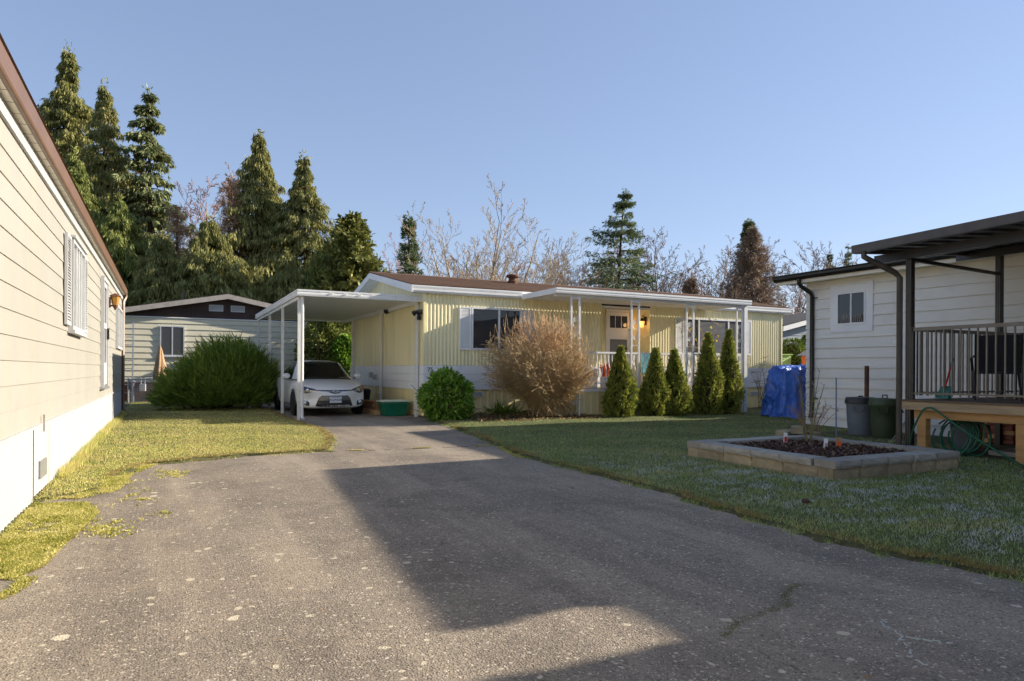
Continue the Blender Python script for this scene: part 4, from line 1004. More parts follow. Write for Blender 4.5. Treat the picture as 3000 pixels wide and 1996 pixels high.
def rail(p, q, name, zt=(1.80, 1.85), zb=(.885, .91)):
    a, b = Vector(p), Vector(q)
    r1 = MB().bar((a.x, a.y, sum(zt) / 2), (b.x, b.y, sum(zt) / 2), .05, zt[1] - zt[0]).build('top_rail', mRail, DK)
    MB().bar((a.x, a.y, sum(zb) / 2), (b.x, b.y, sum(zb) / 2), .035, zb[1] - zb[0]).build('bottom_rail', mRail, DK)
    n = int((b - a).length / .1125); b0 = None
    for i in range(1, n):
        t = i * .1125 / (b - a).length; p_ = a.lerp(b, t)
        if b0 is None:
            b0 = MB().box(p_.x - .009, p_.y - .009, .80 if False else .86, p_.x + .009, p_.y + .009, zt[0]).build('baluster', mRail, DK); f_ = p_
        else: again(b0, (p_.x - f_.x, p_.y - f_.y, 0))
rail((rx, 6.27), (rx, 1.7), 'f'); rail((rx, 6.27), (XW - .1, 6.27), 'e')
for x, y in ((rx, 6.27), (XW - .1, 6.27), (rx, 4.4)): MB().box(x - .025, y - .025, .8, x + .025, y + .025, 1.86).build('rail_post', mBlack, DK)

# ------------------------------------------------------------------ things on and under the deck
CH = thing('patio_chair', 'black sling patio chair standing on the deck behind the railing', 'chair', (10.82, 5.72, .8), rz=R(-58))
# local: seat faces +y; back at -y
def loc(mb): return mb
MB().add([(x, y, z) for x, y, z in ((-.25, .24, .43), (.25, .24, .43), (.25, -.22, .38), (-.25, -.22, .38), (-.25, .24, .445), (.25, .24, .445), (.25, -.22, .395), (-.25, -.22, .395))], [(3,2,1,0), (4,5,6,7), (0,1,5,4), (1,2,6,5), (2,3,7,6), (3,0,4,7)]).build('seat', mSling, CH)
MB().add([(-.25, -.22, .42), (.25, -.22, .42), (.27, -.40, .93), (-.27, -.40, .93), (-.25, -.235, .42), (.25, -.235, .42), (.27, -.415, .93), (-.27, -.415, .93)], [(3,2,1,0), (4,5,6,7), (0,1,5,4), (1,2,6,5), (2,3,7,6), (3,0,4,7)]).build('backrest', mSling, CH)
for s_ in (-1, 1):
    MB().tube([(s_ * .27, -.42, .95), (s_ * .26, -.22, .4), (s_ * .26, .25, .42), (s_ * .26, .28, .0)], .016, 6).build('side_frame', mBlack, CH)
    MB().tube([(s_ * .26, -.05, .41), (s_ * .27, -.36, .0)], .016, 6).build('rear_leg', mBlack, CH)
    MB().tube([(s_ * .27, -.29, .64), (s_ * .29, -.05, .63), (s_ * .29, .2, .62), (s_ * .27, .26, .42)], .018, 6).build('armrest', mBlack, CH)
BT = thing('patio_table', 'dark patio table at the deck beside the black chair', 'table', (10.9, 4.3, .8))
MB().lathe([(.42, .68), (.45, .69), (.45, .71), (.42, .72)], 24, (10.9, 4.3, .8)).build('table_top', mGreyFascia, BT)
for a in range(4): MB().tube([(10.9 + .3 * math.cos(a * 1.571 + .8), 4.3 + .3 * math.sin(a * 1.571 + .8), .8), (10.9 + .25 * math.cos(a * 1.571 + .8), 4.3 + .25 * math.sin(a * 1.571 + .8), 1.48)], .016, 6).build('leg', mBlack, BT)
BR = thing('broom', 'red-handled broom leaning inside the deck railing', 'broom', (10.15, 6.05, .8))
MB().tube([(10.2, 6.08, .98), (10.5, 6.18, 1.28)], .013, 8).build('handle', mRed, BR)
MB().tube([(10.5, 6.18, 1.28), (10.63, 6.22, 1.41)], .015, 8).build('grip', mBlack, BR)
MB().add([(10.19, 6.0, .96), (10.23, 6.16, .98), (10.14, 6.2, .82), (10.02, 5.94, .82), (10.24, 6.0, 1.0), (10.26, 6.14, 1.0), (10.22, 6.2, .82), (10.12, 5.94, .82)], [(0,1,2,3), (7,6,5,4), (0,4,5,1), (1,5,6,2), (2,6,7,3), (3,7,4,0)]).build('bristles', mPlastG, BR)
HS = thing('garden_hose', 'green garden hose looped over the deck edge and trailing onto the ground', 'hose', (9.62, 6.1, 0))
def smoothpts(P, n=10):
    P = [Vector(p) for p in P]; out = []
    for i in range(len(P) - 1):
        p0, p1, p2, p3 = P[max(i - 1, 0)], P[i], P[i + 1], P[min(i + 2, len(P) - 1)]
        for k in range(n):
            t = k / n; out.append(.5 * ((2 * p1) + (-p0 + p2) * t + (2 * p0 - 5 * p1 + 4 * p2 - p3) * t * t + (-p0 + 3 * p1 - 3 * p2 + p3) * t ** 3))
    return out + [P[-1]]
MB().tube(smoothpts([(9.95, 6.35, .06), (9.75, 6.3, .15), (9.63, 6.2, .35), (9.62, 6.07, .62), (9.62, 5.97, .70), (9.62, 5.85, .66), (9.6, 5.5, .43), (9.56, 5.1, .22), (9.4, 4.75, .1), (9.0, 4.3, .05), (8.9, 3.7, .05)]), .013, 8).build('hose_run', mHose, HS, smooth=True)
rr = random.Random(3)
for i in range(7):
    c = (9.98 + rr.uniform(-.05, .12), 5.75 + rr.uniform(-.12, .12), .3 + rr.uniform(-.05, .05)); a0 = rr.uniform(0, 3); q = rr.uniform(.17, .26); tl = rr.uniform(-.5, .5)
    pts = [(c[0] + .25 * q * math.sin(t) + tl * .1 * math.cos(t), c[1] + q * math.cos(t), max(.05, c[2] + q * 1.05 * math.sin(t))) for t in np.linspace(a0, a0 + 6.0, 28)]
    MB().tube(pts, .012, 6).build('hose_loop', mHose, HS, smooth=True)
RK = thing('leaf_rake', 'metal fan rake propped beside the deck post', 'rake', (9.95, 6.5, 0))
MB().tube([(9.95, 6.52, .5), (10.5, 6.6, .06)], .012, 6).build('handle', mWoodO, RK)
for i in range(11):
    a = (i - 5) * .075; MB().tube([(9.95, 6.5, .5), (9.9, 6.48 + a * .45, .22), (9.86, 6.48 + a * .7, .07)], .004, 4).build('tine', mGalv, RK)
BD = thing('storage_bin', 'dark grey bin tucked under the deck', 'bin', (10.55, 6.0, 0))
MB().lathe([(.16, .02), (.2, .5), (.19, .5)], 16, (10.55, 6.0, .02)).build('bin_body', mBinGrey, BD, smooth=True); MB().lathe([(.22, .5), (.22, .53), (.1, .56)], 16, (10.55, 6.0, .02)).build('lid', mLidBlack, BD, smooth=True)
FS = thing('firewood_stack', 'low stack of reddish split firewood under the deck against the wall', 'firewood', (12.3, 6.6, 0))
rr = random.Random(8)
for i in range(5):
    for j in range(6):
        z = .05 + i * .075; y0 = 5.8 + j * .2 + rr.uniform(-.03, .03)
        MB().bar((12.1 + rr.uniform(-.06, .03), y0, z + .03), (12.5, y0 + rr.uniform(-.03, .03), z + .03), .17, .068).build('log', mBrick if rr.random() < .5 else mWoodO, FS)
mb = thing('paving_slab', 'flat grey slab lying under the deck', 'slab', (11.0, 4.9, 0)); MB().box(10.4, 4.4, .02, 11.6, 5.6, .1).build('slab_body', mGreyFascia, mb, bevel=.01)

# ------------------------------------------------------------------ raised bed
mStone = M('split_concrete', srgb(172, 156, 126), .9, .22, 6, bump=.9, bs=70, dirt=.5, dirtcol=srgb(96, 92, 60), island=.32)
mCap = M('cap_concrete', srgb(168, 162, 150), .9, .14, 6, bump=.5, bs=90, dirt=.3, dirtcol=srgb(110, 104, 84), island=.28)
RB = thing('raised_bed', 'square raised garden bed of tan split-face blocks with grey caps', 'planter', (7.5, 6.1, 0))
def block(L, Dp, Hh, seed, amp):
    r = random.Random(seed); bm = bmesh.new(); bmesh.ops.create_cube(bm, size=1)
    for v in bm.verts: v.co = Vector(((v.co.x + .5) * L, (v.co.y + .5) * Dp, (v.co.z + .5) * Hh))
    bmesh.ops.subdivide_edges(bm, edges=[e for e in bm.edges if abs((e.verts[0].co - e.verts[1].co).x) > L * .9], cuts=6, use_grid_fill=True)
    bmesh.ops.subdivide_edges(bm, edges=[e for e in bm.edges if abs((e.verts[0].co - e.verts[1].co).z) > Hh * .9], cuts=2, use_grid_fill=True)
    for v in bm.verts:
        if v.co.y < .001:
            edge = v.co.x < .01 or v.co.x > L - .01 or v.co.z < .01 or v.co.z > Hh - .01
            v.co.y += r.uniform(-amp, amp * .6) + (amp * .9 if edge else -amp * .5)
            if edge: v.co.z += r.uniform(-.004, .004)
    me = bpy.data.meshes.new('block'); bm.to_mesh(me); bm.free(); return me
wallm = [block(.44, .2, .16, s_, .010) for s_ in range(4)]; capm = [block(.445, .27, .082, 10 + s_, .008) for s_ in range(4)]
for m_ in wallm: m_.materials.append(mStone)
for m_ in capm: m_.materials.append(mCap)
x0_, y0_, x1_, y1_ = PLANT
rr = random.Random(2)
def course(name, meshes, start, rz, Ltot, zz, over, step):
    k = 0; d = Vector((math.cos(rz), math.sin(rz), 0)); o = Vector((math.sin(rz), -math.cos(rz), 0))
    n = max(1, round(Ltot / step)); stp = Ltot / n
    for i in range(n):
        ob = link(name, meshes[rr.randrange(len(meshes))], RB)
        p = Vector((start[0], start[1], 0)) + d * (i * stp + .002) + o * (over + rr.uniform(-.004, .004))
        ob.location = (p.x - 7.5, p.y - 6.1, zz + rr.uniform(-.002, .003)); ob.rotation_euler.z = rz + rr.uniform(-.008, .008)
        ob.scale.x = (stp - .012) / step
for nm, ms, zz, ov, st in (('wall_block', wallm, .0, 0, .44), ('cap_block', capm, .163, .02, .445)):
    dd = .2 if nm == 'wall_block' else .27
    course(nm, ms, (x0_, y0_), 0, x1_ - x0_, zz, ov, st)
    course(nm, ms, (x1_, y0_ + dd), R(90), y1_ - y0_ - dd, zz, ov, st)
    course(nm, ms, (x1_ - dd, y1_), R(180), x1_ - x0_ - dd, zz, ov, st)
    course(nm, ms, (x0_, y1_ - dd), R(270), y1_ - y0_ - 2 * dd, zz, ov, st)
def soilz(x, y): return .185 + .05 * np.exp(-((x - 7.5) / .7) ** 2 - ((y - 6.1) / .7) ** 2) + .012 * np.sin(x * 17) * np.sin(y * 15)
mb = MB().grid(lambda u, v: (x0_ + .19 + u * (x1_ - x0_ - .38), y0_ + .19 + v * (y1_ - y0_ - .38), float(soilz(x0_ + .19 + u * 1.97, y0_ + .19 + v * 1.92))), 26, 26)
mb.build('soil', mMulch, RB, smooth='all', fix=False)
n = 5200; p = np.stack([rng.uniform(x0_ + .24, x1_ - .24, n), rng.uniform(y0_ + .24, y1_ - .24, n)], 1)
mMulchF = leafmat('mulch_flakes', srgb(38, 26, 22), srgb(78, 54, 44), srgb(150, 124, 104), 0, 5, .9)
flakes('bark_mulch', p, .02, .06, mMulchF, 'dark bark mulch filling the raised bed', 'mulch', soilz, 9, .5)
def twiggy(name, label, cat, base, stems, mat, spread=.25, hmax=.9, seed=0, r0=.008, kids=3):
    r = random.Random(seed); t = thing(name, label, cat, base); i = 0
    for s_ in range(stems):
        h = hmax * r.uniform(.5, 1); a = r.uniform(0, 6.28); d = spread * r.uniform(.2, 1)
        P = [Vector(base) + Vector((.03 * math.cos(a), .03 * math.sin(a), 0)), Vector(base) + Vector((d * .5 * math.cos(a), d * .5 * math.sin(a), h * .55)), Vector(base) + Vector((d * math.cos(a), d * math.sin(a), h))]
        st = MB().tube(smoothpts(P, 4), [r0 * (1 - .6 * k / 8) for k in range(9)], 5).build('stem', mat, t, fix=False)
        for k in range(kids):
            q = P[1].lerp(P[2], r.random()); MB().tube([q, q + Vector((r.uniform(-.12, .12), r.uniform(-.12, .12), r.uniform(.03, .14)))], r0 * .4, 4).build('twig', mat, st, fix=False)
    return t
mRoseC = M('rose_cane', srgb(124, 118, 74), .7, .2)
twiggy('rose_canes', 'tall bare canes rising from the raised bed beside the downspout', 'shrub', (8.1, 6.72, .18), 9, mRoseC, .32, 1.05, 5)
twiggy('bare_shrub', 'small leafless reddish shrub between the bed and the grey bin', 'shrub', (10.4, 8.55, .03), 12, mTwigR, .5, .6, 6, .008, 5)
twiggy('bare_shrub', 'thin bare vine against the corner of the grey home', 'shrub', (12.5, 10.55, .03), 5, mTwigG, .2, 1.7, 9, .007, 4)
st = thing('garden_stake', 'thin blue-grey metal stake standing in the raised bed', 'stake', (8.0, 6.2, .18)); MB().tube([(8.0, 6.2, .15), (8.02, 6.22, 1.12)], .009, 6).build('rod', M('stake_paint', srgb(92, 108, 128), .4), st)
def plant_tag(x, y, c1, c2, label, w_=.05, h_=.11):
    t = thing('plant_tag', label, 'plant tag', (x, y, .18)); MB().bar((x, y, .17), (x + .01, y, .33 + h_ * .3), w_, .003, (.45, .89, .2)).build('card', c1, t)
    MB().bar((x + .0045, y - .004, .24), (x + .009, y - .004, .31), w_ * .7, .003, (.45, .89, .2)).build('picture', c2, t)
plant_tag(7.55, 6.65, mTrim, mRed, 'white plant tag with a red picture, farthest in the bed')
plant_tag(7.35, 5.85, mTrim, mGreyFascia, 'plain white plant tag in the middle of the bed')
plant_tag(7.68, 5.92, mTan, mOrange, 'orange plant tag tilted in the mulch', .075, .1)
for i, (x, y, rz) in enumerate(((9.75, 8.55, .3), (10.1, 8.35, 1.2), (10.0, 8.75, .0), (9.9, 8.45, .7))):
    e = thing('edging_stone', ['long grey edging stone lying by the bare shrub', 'edging stone set across beside the grey bin', 'edging stone at the back of the loose pile', 'edging stone on top of the loose pile'][i], 'stone', (x, y, .03 + (.09 if i == 3 else 0)), rz=rz)
    ob = link('stone_body', wallm[i], e); ob.location = (-.2, -.1, 0); ob.scale = (.9, 1, .75)

# ------------------------------------------------------------------ bins, post, tarp
def can(x, y, body, lid, label, lidc, ribs, h=.62, r=.25):
    t = thing('garbage_can', label, 'garbage can', (x, y, .035)); z = .035
    n = 40; prof = [(.8, 0), (.82, .03), (.92, .5), (.96, .86), (1.0, .88), (1.0, .97), (.97, 1.0)]
    vs = [(x + r * q * (1 + (.02 * (1 if k % 2 else -1) if ribs and .03 <= hh <= .86 else 0)) * math.cos(2*math.pi*k/n), y + r * q * (1 + (.02 * (1 if k % 2 else -1) if ribs and .03 <= hh <= .86 else 0)) * math.sin(2*math.pi*k/n), z + hh * h) for q, hh in prof for k in range(n)]
    fs = [(i*n+k, i*n+(k+1)%n, (i+1)*n+(k+1)%n, (i+1)*n+k) for i in range(len(prof)-1) for k in range(n)] + [tuple(range(n))[::-1]]
    MB().add(vs, fs).build('can_body', body, t, smooth=True)
    MB().lathe([(r * 1.06, h * .93), (r * 1.08, h * .94), (r * 1.07, h * 1.0), (r * 1.0, h * 1.12), (r * .6, h * 1.13), (r * .1, h * 1.14)], 32, (x, y, z)).build('lid', lid, t, smooth=True)
    MB().tube([(x - .07, y + .0, z + h * 1.12), (x - .06, y, z + h * 1.12 + lidc), (x + .06, y, z + h * 1.12 + lidc), (x + .07, y, z + h * 1.12)], .012, 6).build('lid_handle', lid, t)
    for a in (3.6, 5.7):
        c, s_ = math.cos(a), math.sin(a); MB().tube([(x + r * .95 * c - s_ * .08, y + r * .95 * s_ + c * .08, z + h * .86), (x + r * 1.12 * c - s_ * .07, y + r * 1.12 * s_ + c * .07, z + h * .74), (x + r * 1.12 * c + s_ * .07, y + r * 1.12 * s_ - c * .07, z + h * .74), (x + r * .95 * c + s_ * .08, y + r * .95 * s_ - c * .08, z + h * .86)], .012, 6).build('side_handle', body, t)
can(11.5, 8.4, mBinGrey, mLidBlack, 'grey plastic garbage can with black lid by the house wall', .02, False)
can(11.4, 7.85, mBinGreen, mBinGreen, 'olive green ribbed garbage can nearest the black post', .06, True)
t = thing('rusty_post', 'rusty steel post standing behind the grey garbage can', 'post', (12.3, 8.85, 0)); MB().box(12.27, 8.82, 0, 12.33, 8.88, 1.32).build('post_body', mRust, t)

def tarpmat():
    m, nt, b = newmat('blue_tarp'); pos = nd(nt, 'ShaderNodeNewGeometry').outputs['Position']
    n1 = noise(nt, pos, 2.5, 5); c = ramp(nt, n1, [(.3, srgb(30, 74, 160)), (.7, srgb(70, 122, 210))])
    nt.links.new(c, b.inputs['Base Color']); b.inputs['Roughness'].default_value = .32; b.inputs['Specular IOR Level'].default_value = .6
    bn = nd(nt, 'ShaderNodeBump', {'Strength': .5, 'Distance': .03, 'Height': noise(nt, stretch(nt, pos, (1, 1, .5)), 9, 6, .6, .6)}); nt.links.new(bn.outputs[0], b.inputs['Normal'])
    return m
TP = thing('tarpaulin', 'crumpled blue tarpaulin draped over a pile beside the grey home', 'tarpaulin', (15.0, 12.8, 0))
tr = random.Random(12); ph = [tr.uniform(0, 6.28) for _ in range(8)]
def tarp(u, v):
    a = u * 2 * math.pi; rx_, ry_ = 1.05, .72
    if v < .4: k = v / .4 * .72; z = 1.36 - .06 * (v / .4) ** 2 - .05 * math.sin(3 * a + ph[0]) * (v / .4)
    else:
        s_ = (v - .4) / .6; k = .72 + .3 * s_ ** .6 + .10 * max(0, s_ - .8); z = 1.30 * (1 - s_) ** 1.05 + .04 - .05 * math.sin(3 * a + ph[0]) * (1 - s_)
        fold = sum(math.sin(a * f + ph[i]) * w_ for i, (f, w_) in enumerate(((4, .07), (7, .06), (13, .02), (23, .01))))
        fold = -abs(fold) * 1.3 + .05
        k += fold * min(1, s_ * 1.6)
        da = (a - 4.55 + math.pi) % (2 * math.pi) - math.pi          # hollow on the side towards the camera
        k -= .30 * math.exp(-(da / .38) ** 2) * math.exp(-((s_ - .62) / .3) ** 2)
    return (15.02 + rx_ * k * math.cos(a), 12.8 + ry_ * k * math.sin(a) * (1.0), max(z, .04))
from mathutils import noise as mn
def tarp2(u, v):
    p = Vector(tarp(u % 1.0, v)); c = Vector((15.02, 12.8, .7)); d = (p - c).normalized()
    q = Vector((math.cos(u * 6.2832), math.sin(u * 6.2832), v * 1.6))
    k = (abs(mn.noise(q * 2.3)) - .2) * .22 + (abs(mn.noise(q * 5.1 + Vector((7, 1, 3)))) - .2) * .11 + mn.noise(q * 11) * .02
    p -= d * k * min(1, v * 2.2)
    p.z = max(p.z, .04)
    return tuple(p)
MB().grid(tarp2, 170, 60).build('sheet', tarpmat(), TP, smooth='all', fix=False)
for i in range(5):
    c = (14.2 + i * .3, 12.08 - .05 * i); q = .12 + .03 * (i % 3)
    MB().grid(lambda u, v, c=c, q=q, i=i: (c[0] + (q * 1.8) * (u - .5) * 2, c[1] + .12 * (v - .5) * 2, .04 + q * max(0, math.sin(u * math.pi) * math.sin(v * math.pi)) * (1 + .4 * math.sin(9 * u + i))), 12, 6).build('hem_fold', MATS.setdefault('tarpm', bpy.data.materials['blue_tarp']), TP, smooth='all', fix=False)
t = thing('wood_plank', 'weathered plank lying at the foot of the blue tarpaulin', 'plank', (14.3, 11.95, 0)); MB().bar((14.3, 12.0, .06), (15.6, 11.7, .06), .09, .04).build('plank_body', mWoodG, t)

# ------------------------------------------------------------------ homes and bits in the gap at the right, plus an unseen shade caster
N1 = thing('bungalow', 'unseen grey home added behind the near grey home to shade the lawn', 'house', (24, 10, 0))  # unseen, placed to shade the far lawn and the tarpaulin
MB().box(20.5, 6, 0, 27.5, 14.8, 3.1).build('wall', mGrey, N1); MB().extr([(20.1, 3.1), (20.1, 3.2), (24, 4.15), (27.9, 3.2), (27.9, 3.1)], 'y', 5.7, 15.1).build('roof', mShingleD, N1)
N2 = thing('bungalow', 'blue-grey home with white rake board in the gap at the right', 'house', (31, 28, 0))
MB().box(27.0, 24.0, 0, 34.5, 34, 3.1).build('wall', mBlueGrey, N2)
bd = lap(MB(), FX(24.0), 27.0, 34.5, .3, .22, .004, .02).build('siding_board', mBlueGrey, N2)
for i in range(1, 14): again(bd, (0, 0, .225 * i))
MB().extr([(27, 3.1), (34.5, 3.1), (30.75, 3.95)], 'y', 23.98, 24.1).build('gable_panel', mBlueGrey, N2)
for s_ in (-1, 1):
    MB().add([(x, y, z) for y in (23.6, 23.64) for x, z in ((30.75, 4.08), (30.75 + s_ * 4.1, 3.16), (30.75 + s_ * 4.1, 3.40), (30.75, 4.32))], [(0,1,2,3), (7,6,5,4), (0,4,5,1), (1,5,6,2), (2,6,7,3), (3,7,4,0)]).build('rake_board', mTrim, N2)
    MB().add([(x, y, z) for y in (23.58, 34) for x, z in ((30.75, 4.33), (30.75 + s_ * 4.1, 3.41), (30.75 + s_ * 4.1, 3.46), (30.75, 4.38))], [(0,1,2,3), (7,6,5,4), (0,4,5,1), (1,5,6,2), (2,6,7,3), (3,7,4,0)]).build('roof', mShingleD, N2)
t = thing('storage_cabinet', 'light green storage cabinet at the end of the yellow home', 'cabinet', (21, 18.5, 0)); MB().box(20.55, 18.4, 0, 21.2, 19.2, 1.83).build('cabinet_body', mLime, t, bevel=.01); MB().box(20.5, 18.35, 1.83, 21.24, 19.22, 1.86).build('cabinet_top', mLime, t)
t = thing('garden_shed', 'coral red little shed with grey roof beyond the grey home', 'shed', (22.05, 17.7, 0)); MB().box(21.5, 17.2, 0, 22.6, 18.2, 1.82).build('wall', mCoral, t); MB().extr([(21.35, 1.80), (22.05, 2.1), (22.75, 1.80), (22.05, 2.03)], 'y', 17.05, 18.3).build('roof', mGreyFascia, t)
# ------------------------------------------------------------------ plants
def unit(v): return v / (np.linalg.norm(v, axis=-1, keepdims=True) + 1e-9)
def quads(base, axis, side, L, W, mid=.45):
    b = base; t = base + axis * L[:, None]; m_ = base + axis * (L * mid)[:, None]; s_ = side * (W / 2)[:, None]
    return np.stack([b, m_ + s_, t, m_ - s_], 1).reshape(-1, 3)
def leafmesh(name, base, axis, L, W, mat, r, parent, off, bend=None):
    n = len(base); rnd = r.normal(0, 1, (n, 3)); side = unit(np.cross(axis, rnd))
    V = quads(base, axis, side, L, W) - np.array(off)
    return link(name, np_mesh(name, V, np.arange(4 * n).reshape(-1, 4), mat), parent)
def segs_mesh(name, P0, P1, r0, r1, mat, parent, off, n=3):
    P0, P1 = np.asarray(P0, float) - np.array(off), np.asarray(P1, float) - np.array(off)
    r0, r1 = np.asarray(r0, float), np.asarray(r1, float); d = unit(P1 - P0)
    ref = np.where(np.abs(d[:, 2:3]) < .9, np.array([[0, 0, 1.]]), np.array([[1., 0, 0]])); a = unit(np.cross(d, ref)); b = np.cross(d, a)
    ring = [a * math.cos(2*math.pi*k/n) + b * math.sin(2*math.pi*k/n) for k in range(n)]
    V = np.stack([P0 + q * r0[:, None] for q in ring] + [P1 + q * r1[:, None] for q in ring], 1)
    m_ = len(P0); base = (np.arange(m_) * 2 * n)[:, None, None]
    f = np.array([[k, (k + 1) % n, n + (k + 1) % n, n + k] for k in range(n)])[None]
    return link(name, np_mesh(name, V.reshape(-1, 3), (base + f).reshape(-1, 4), mat, True), parent)
lCedar = leafmat('cedar_foliage', srgb(80, 88, 46), srgb(138, 138, 78), srgb(196, 186, 118), .25, .5)
lCedarG = leafmat('green_cedar_foliage', srgb(74, 88, 42), srgb(126, 134, 68), srgb(176, 176, 98), .25, .5)
lHem = leafmat('hemlock_foliage', srgb(70, 80, 54), srgb(116, 124, 80), srgb(164, 164, 106), .2, .5)
lFir = leafmat('fir_foliage', srgb(66, 80, 58), srgb(108, 122, 84), srgb(152, 160, 110), .2, .5)
lYew = leafmat('dark_evergreen_foliage', srgb(66, 76, 36), srgb(116, 120, 60), srgb(176, 168, 92), .2, .6)
lIvy = leafmat('dead_vine', srgb(112, 94, 78), srgb(156, 132, 110), srgb(190, 164, 138), .1, .5)
lBrown = leafmat('rusty_twig_mass', srgb(140, 112, 90), srgb(182, 148, 118), srgb(206, 174, 142), .1, .5)
lThuja = leafmat('thuja_foliage', srgb(80, 94, 32), srgb(138, 146, 62), srgb(198, 190, 104), .25, 3)
lJun = leafmat('juniper_foliage', srgb(65, 88, 29), srgb(117, 140, 54), srgb(165, 176, 86), .25, 1.6)
lLaurel = leafmat('laurel_leaf', srgb(58, 96, 24), srgb(104, 146, 48), srgb(170, 190, 86), .3, 3, .35)
lBox = leafmat('clipped_foliage', srgb(50, 71, 18), srgb(96, 119, 41), srgb(149, 154, 71), .2, 3)
lYellow = leafmat('yellow_leaf', srgb(170, 150, 20), srgb(214, 200, 40), srgb(220, 170, 50), .4, 3)

def conifer(name, label, base, H, Rd, mat, style, seed, nb=260, ns=26, h0=.06, power=.8, leaf=(.45, .9), wid=.32, lopsided=0., group='conifers beyond the homes', trunkr=.3, gap=0.):
    if style == 'cedar': leaf, wid, Rd = (leaf[0] * .6, leaf[1] * .75), .13, Rd * 1.4
    if style == 'cedar': nb, ns, power = int(nb * .85), int(ns * 3.1), min(1.0, power + .14)
    r = np.random.default_rng(seed); t = thing(name, label, 'tree', base, group)
    bx, by, bz = base; k = 9
    lean = r.normal(0, .012, 2) * H
    tr_ = lambda h: np.stack([bx + lean[0] * h ** 2, by + lean[1] * h ** 2, bz + H * h], -1)
    hs = np.linspace(0, 1, k); P = tr_(hs)
    segs_mesh('trunk', P[:-1], P[1:], trunkr * (1 - hs[:-1]) + .03, trunkr * (1 - hs[1:]) + .03, mBarkD, t, base, 7)
    h = h0 + (1 - h0) * r.random(nb) ** .9
    if gap: h = np.round(h * gap) / gap + r.normal(0, .006, nb); h = np.clip(h, h0, .995)
    az = r.uniform(0, 2 * np.pi, nb)
    Ln = Rd * np.clip((1 - h), .02, 1) ** power * np.interp(h, [0, .62, .9, 1], [1, 1, .72, .5]) * r.uniform(.5, 1.2, nb) * (1 + lopsided * np.sin(az * 2 + seed + h * 9)) + .25
    out = np.stack([np.cos(az), np.sin(az), np.zeros(nb)], 1)
    up = {'cedar': .12, 'hemlock': .18, 'fir': .12, 'spruce': .3, 'yew': .35}[style]; sag = {'cedar': .55, 'hemlock': .55, 'fir': .28, 'spruce': .1, 'yew': .3}[style]
    o = tr_(h)
    bp = lambda T: o[:, None] + out[:, None] * (Ln[:, None] * T)[..., None] + np.array([0, 0, 1.]) * ((up * T - sag * T ** 2 + .16 * T ** 4) * Ln[:, None])[..., None]
    T3 = np.linspace(0, 1, 4)[None].repeat(nb, 0); BP = bp(T3)
    sg0 = BP[:, :-1].reshape(-1, 3); sg1 = BP[:, 1:].reshape(-1, 3)
    rr = np.tile(np.array([.05, .035, .02]), nb) * H / 20; r2 = np.tile(np.array([.035, .02, .008]), nb) * H / 20
    segs_mesh('limbs', sg0, sg1, rr, r2, mBarkD, t, base, 3)['kind'] = 'stuff'
    T = r.uniform(.12, 1.03, (nb, ns)) ** .75
    pos = bp(T) ; tang = unit(bp(T + .02) - pos)
    fan = r.normal(0, 1, (nb, ns, 1)) * .24 * (Ln[:, None] * (1.1 - T) * .8 + .25)[..., None]
    sid = np.stack([-np.sin(az), np.cos(az), np.zeros(nb)], 1)[:, None]
    pos = pos + sid * fan; pos[..., 2] += r.normal(0, .10, (nb, ns)) - np.abs(fan[..., 0]) * .25
    jit = r.normal(0, 1, (nb, ns, 3)); dn = np.array([0, 0, -1.])
    ax_ = {'cedar': unit(tang * .28 + dn * 1.0 + jit * .17), 'hemlock': unit(tang * .5 + dn * .8 + jit * .25 + sid * np.sign(fan) * .2),
           'fir': unit(tang * .7 + sid * np.sign(fan) * .6 + jit * .25 + dn * .3), 'spruce': unit(tang * .8 + jit * .4 + sid * np.sign(fan) * .6),
           'yew': unit(tang * .5 + jit * .6 + dn * .15)}[style]
    pos, ax_ = pos.reshape(-1, 3), ax_.reshape(-1, 3); n = len(pos)
    L = r.uniform(*leaf, n) * (.55 + .45 * np.clip(Ln / Rd, 0, 1)).repeat(ns); W = L * wid * r.uniform(.7, 1.3, n)
    top = tr_(np.linspace(.9, 1.02, 60)); pos = np.concatenate([pos, top + r.normal(0, .02 * Rd, top.shape)]); ax_ = np.concatenate([ax_, unit(r.normal(0, .5, top.shape) + [0, 0, .5])]); L = np.concatenate([L, r.uniform(.2, .45, 60)]); W = np.concatenate([W, r.uniform(.06, .1, 60)]); n += 60
    # three leaflets per spray
    B, A, LL, WW = [], [], [], []
    for q in range(3):
        a2 = unit(ax_ + r.normal(0, .2 if style == 'cedar' else .34, (n, 3))); B.append(pos + ax_ * (L * .12 * q)[:, None]); A.append(a2); LL.append(L * (1 - .22 * q)); WW.append(W * (1 - .15 * q))
    leafmesh('crown', np.concatenate(B), np.concatenate(A), np.concatenate(LL), np.concatenate(WW), mat, r, t, base)
    return t

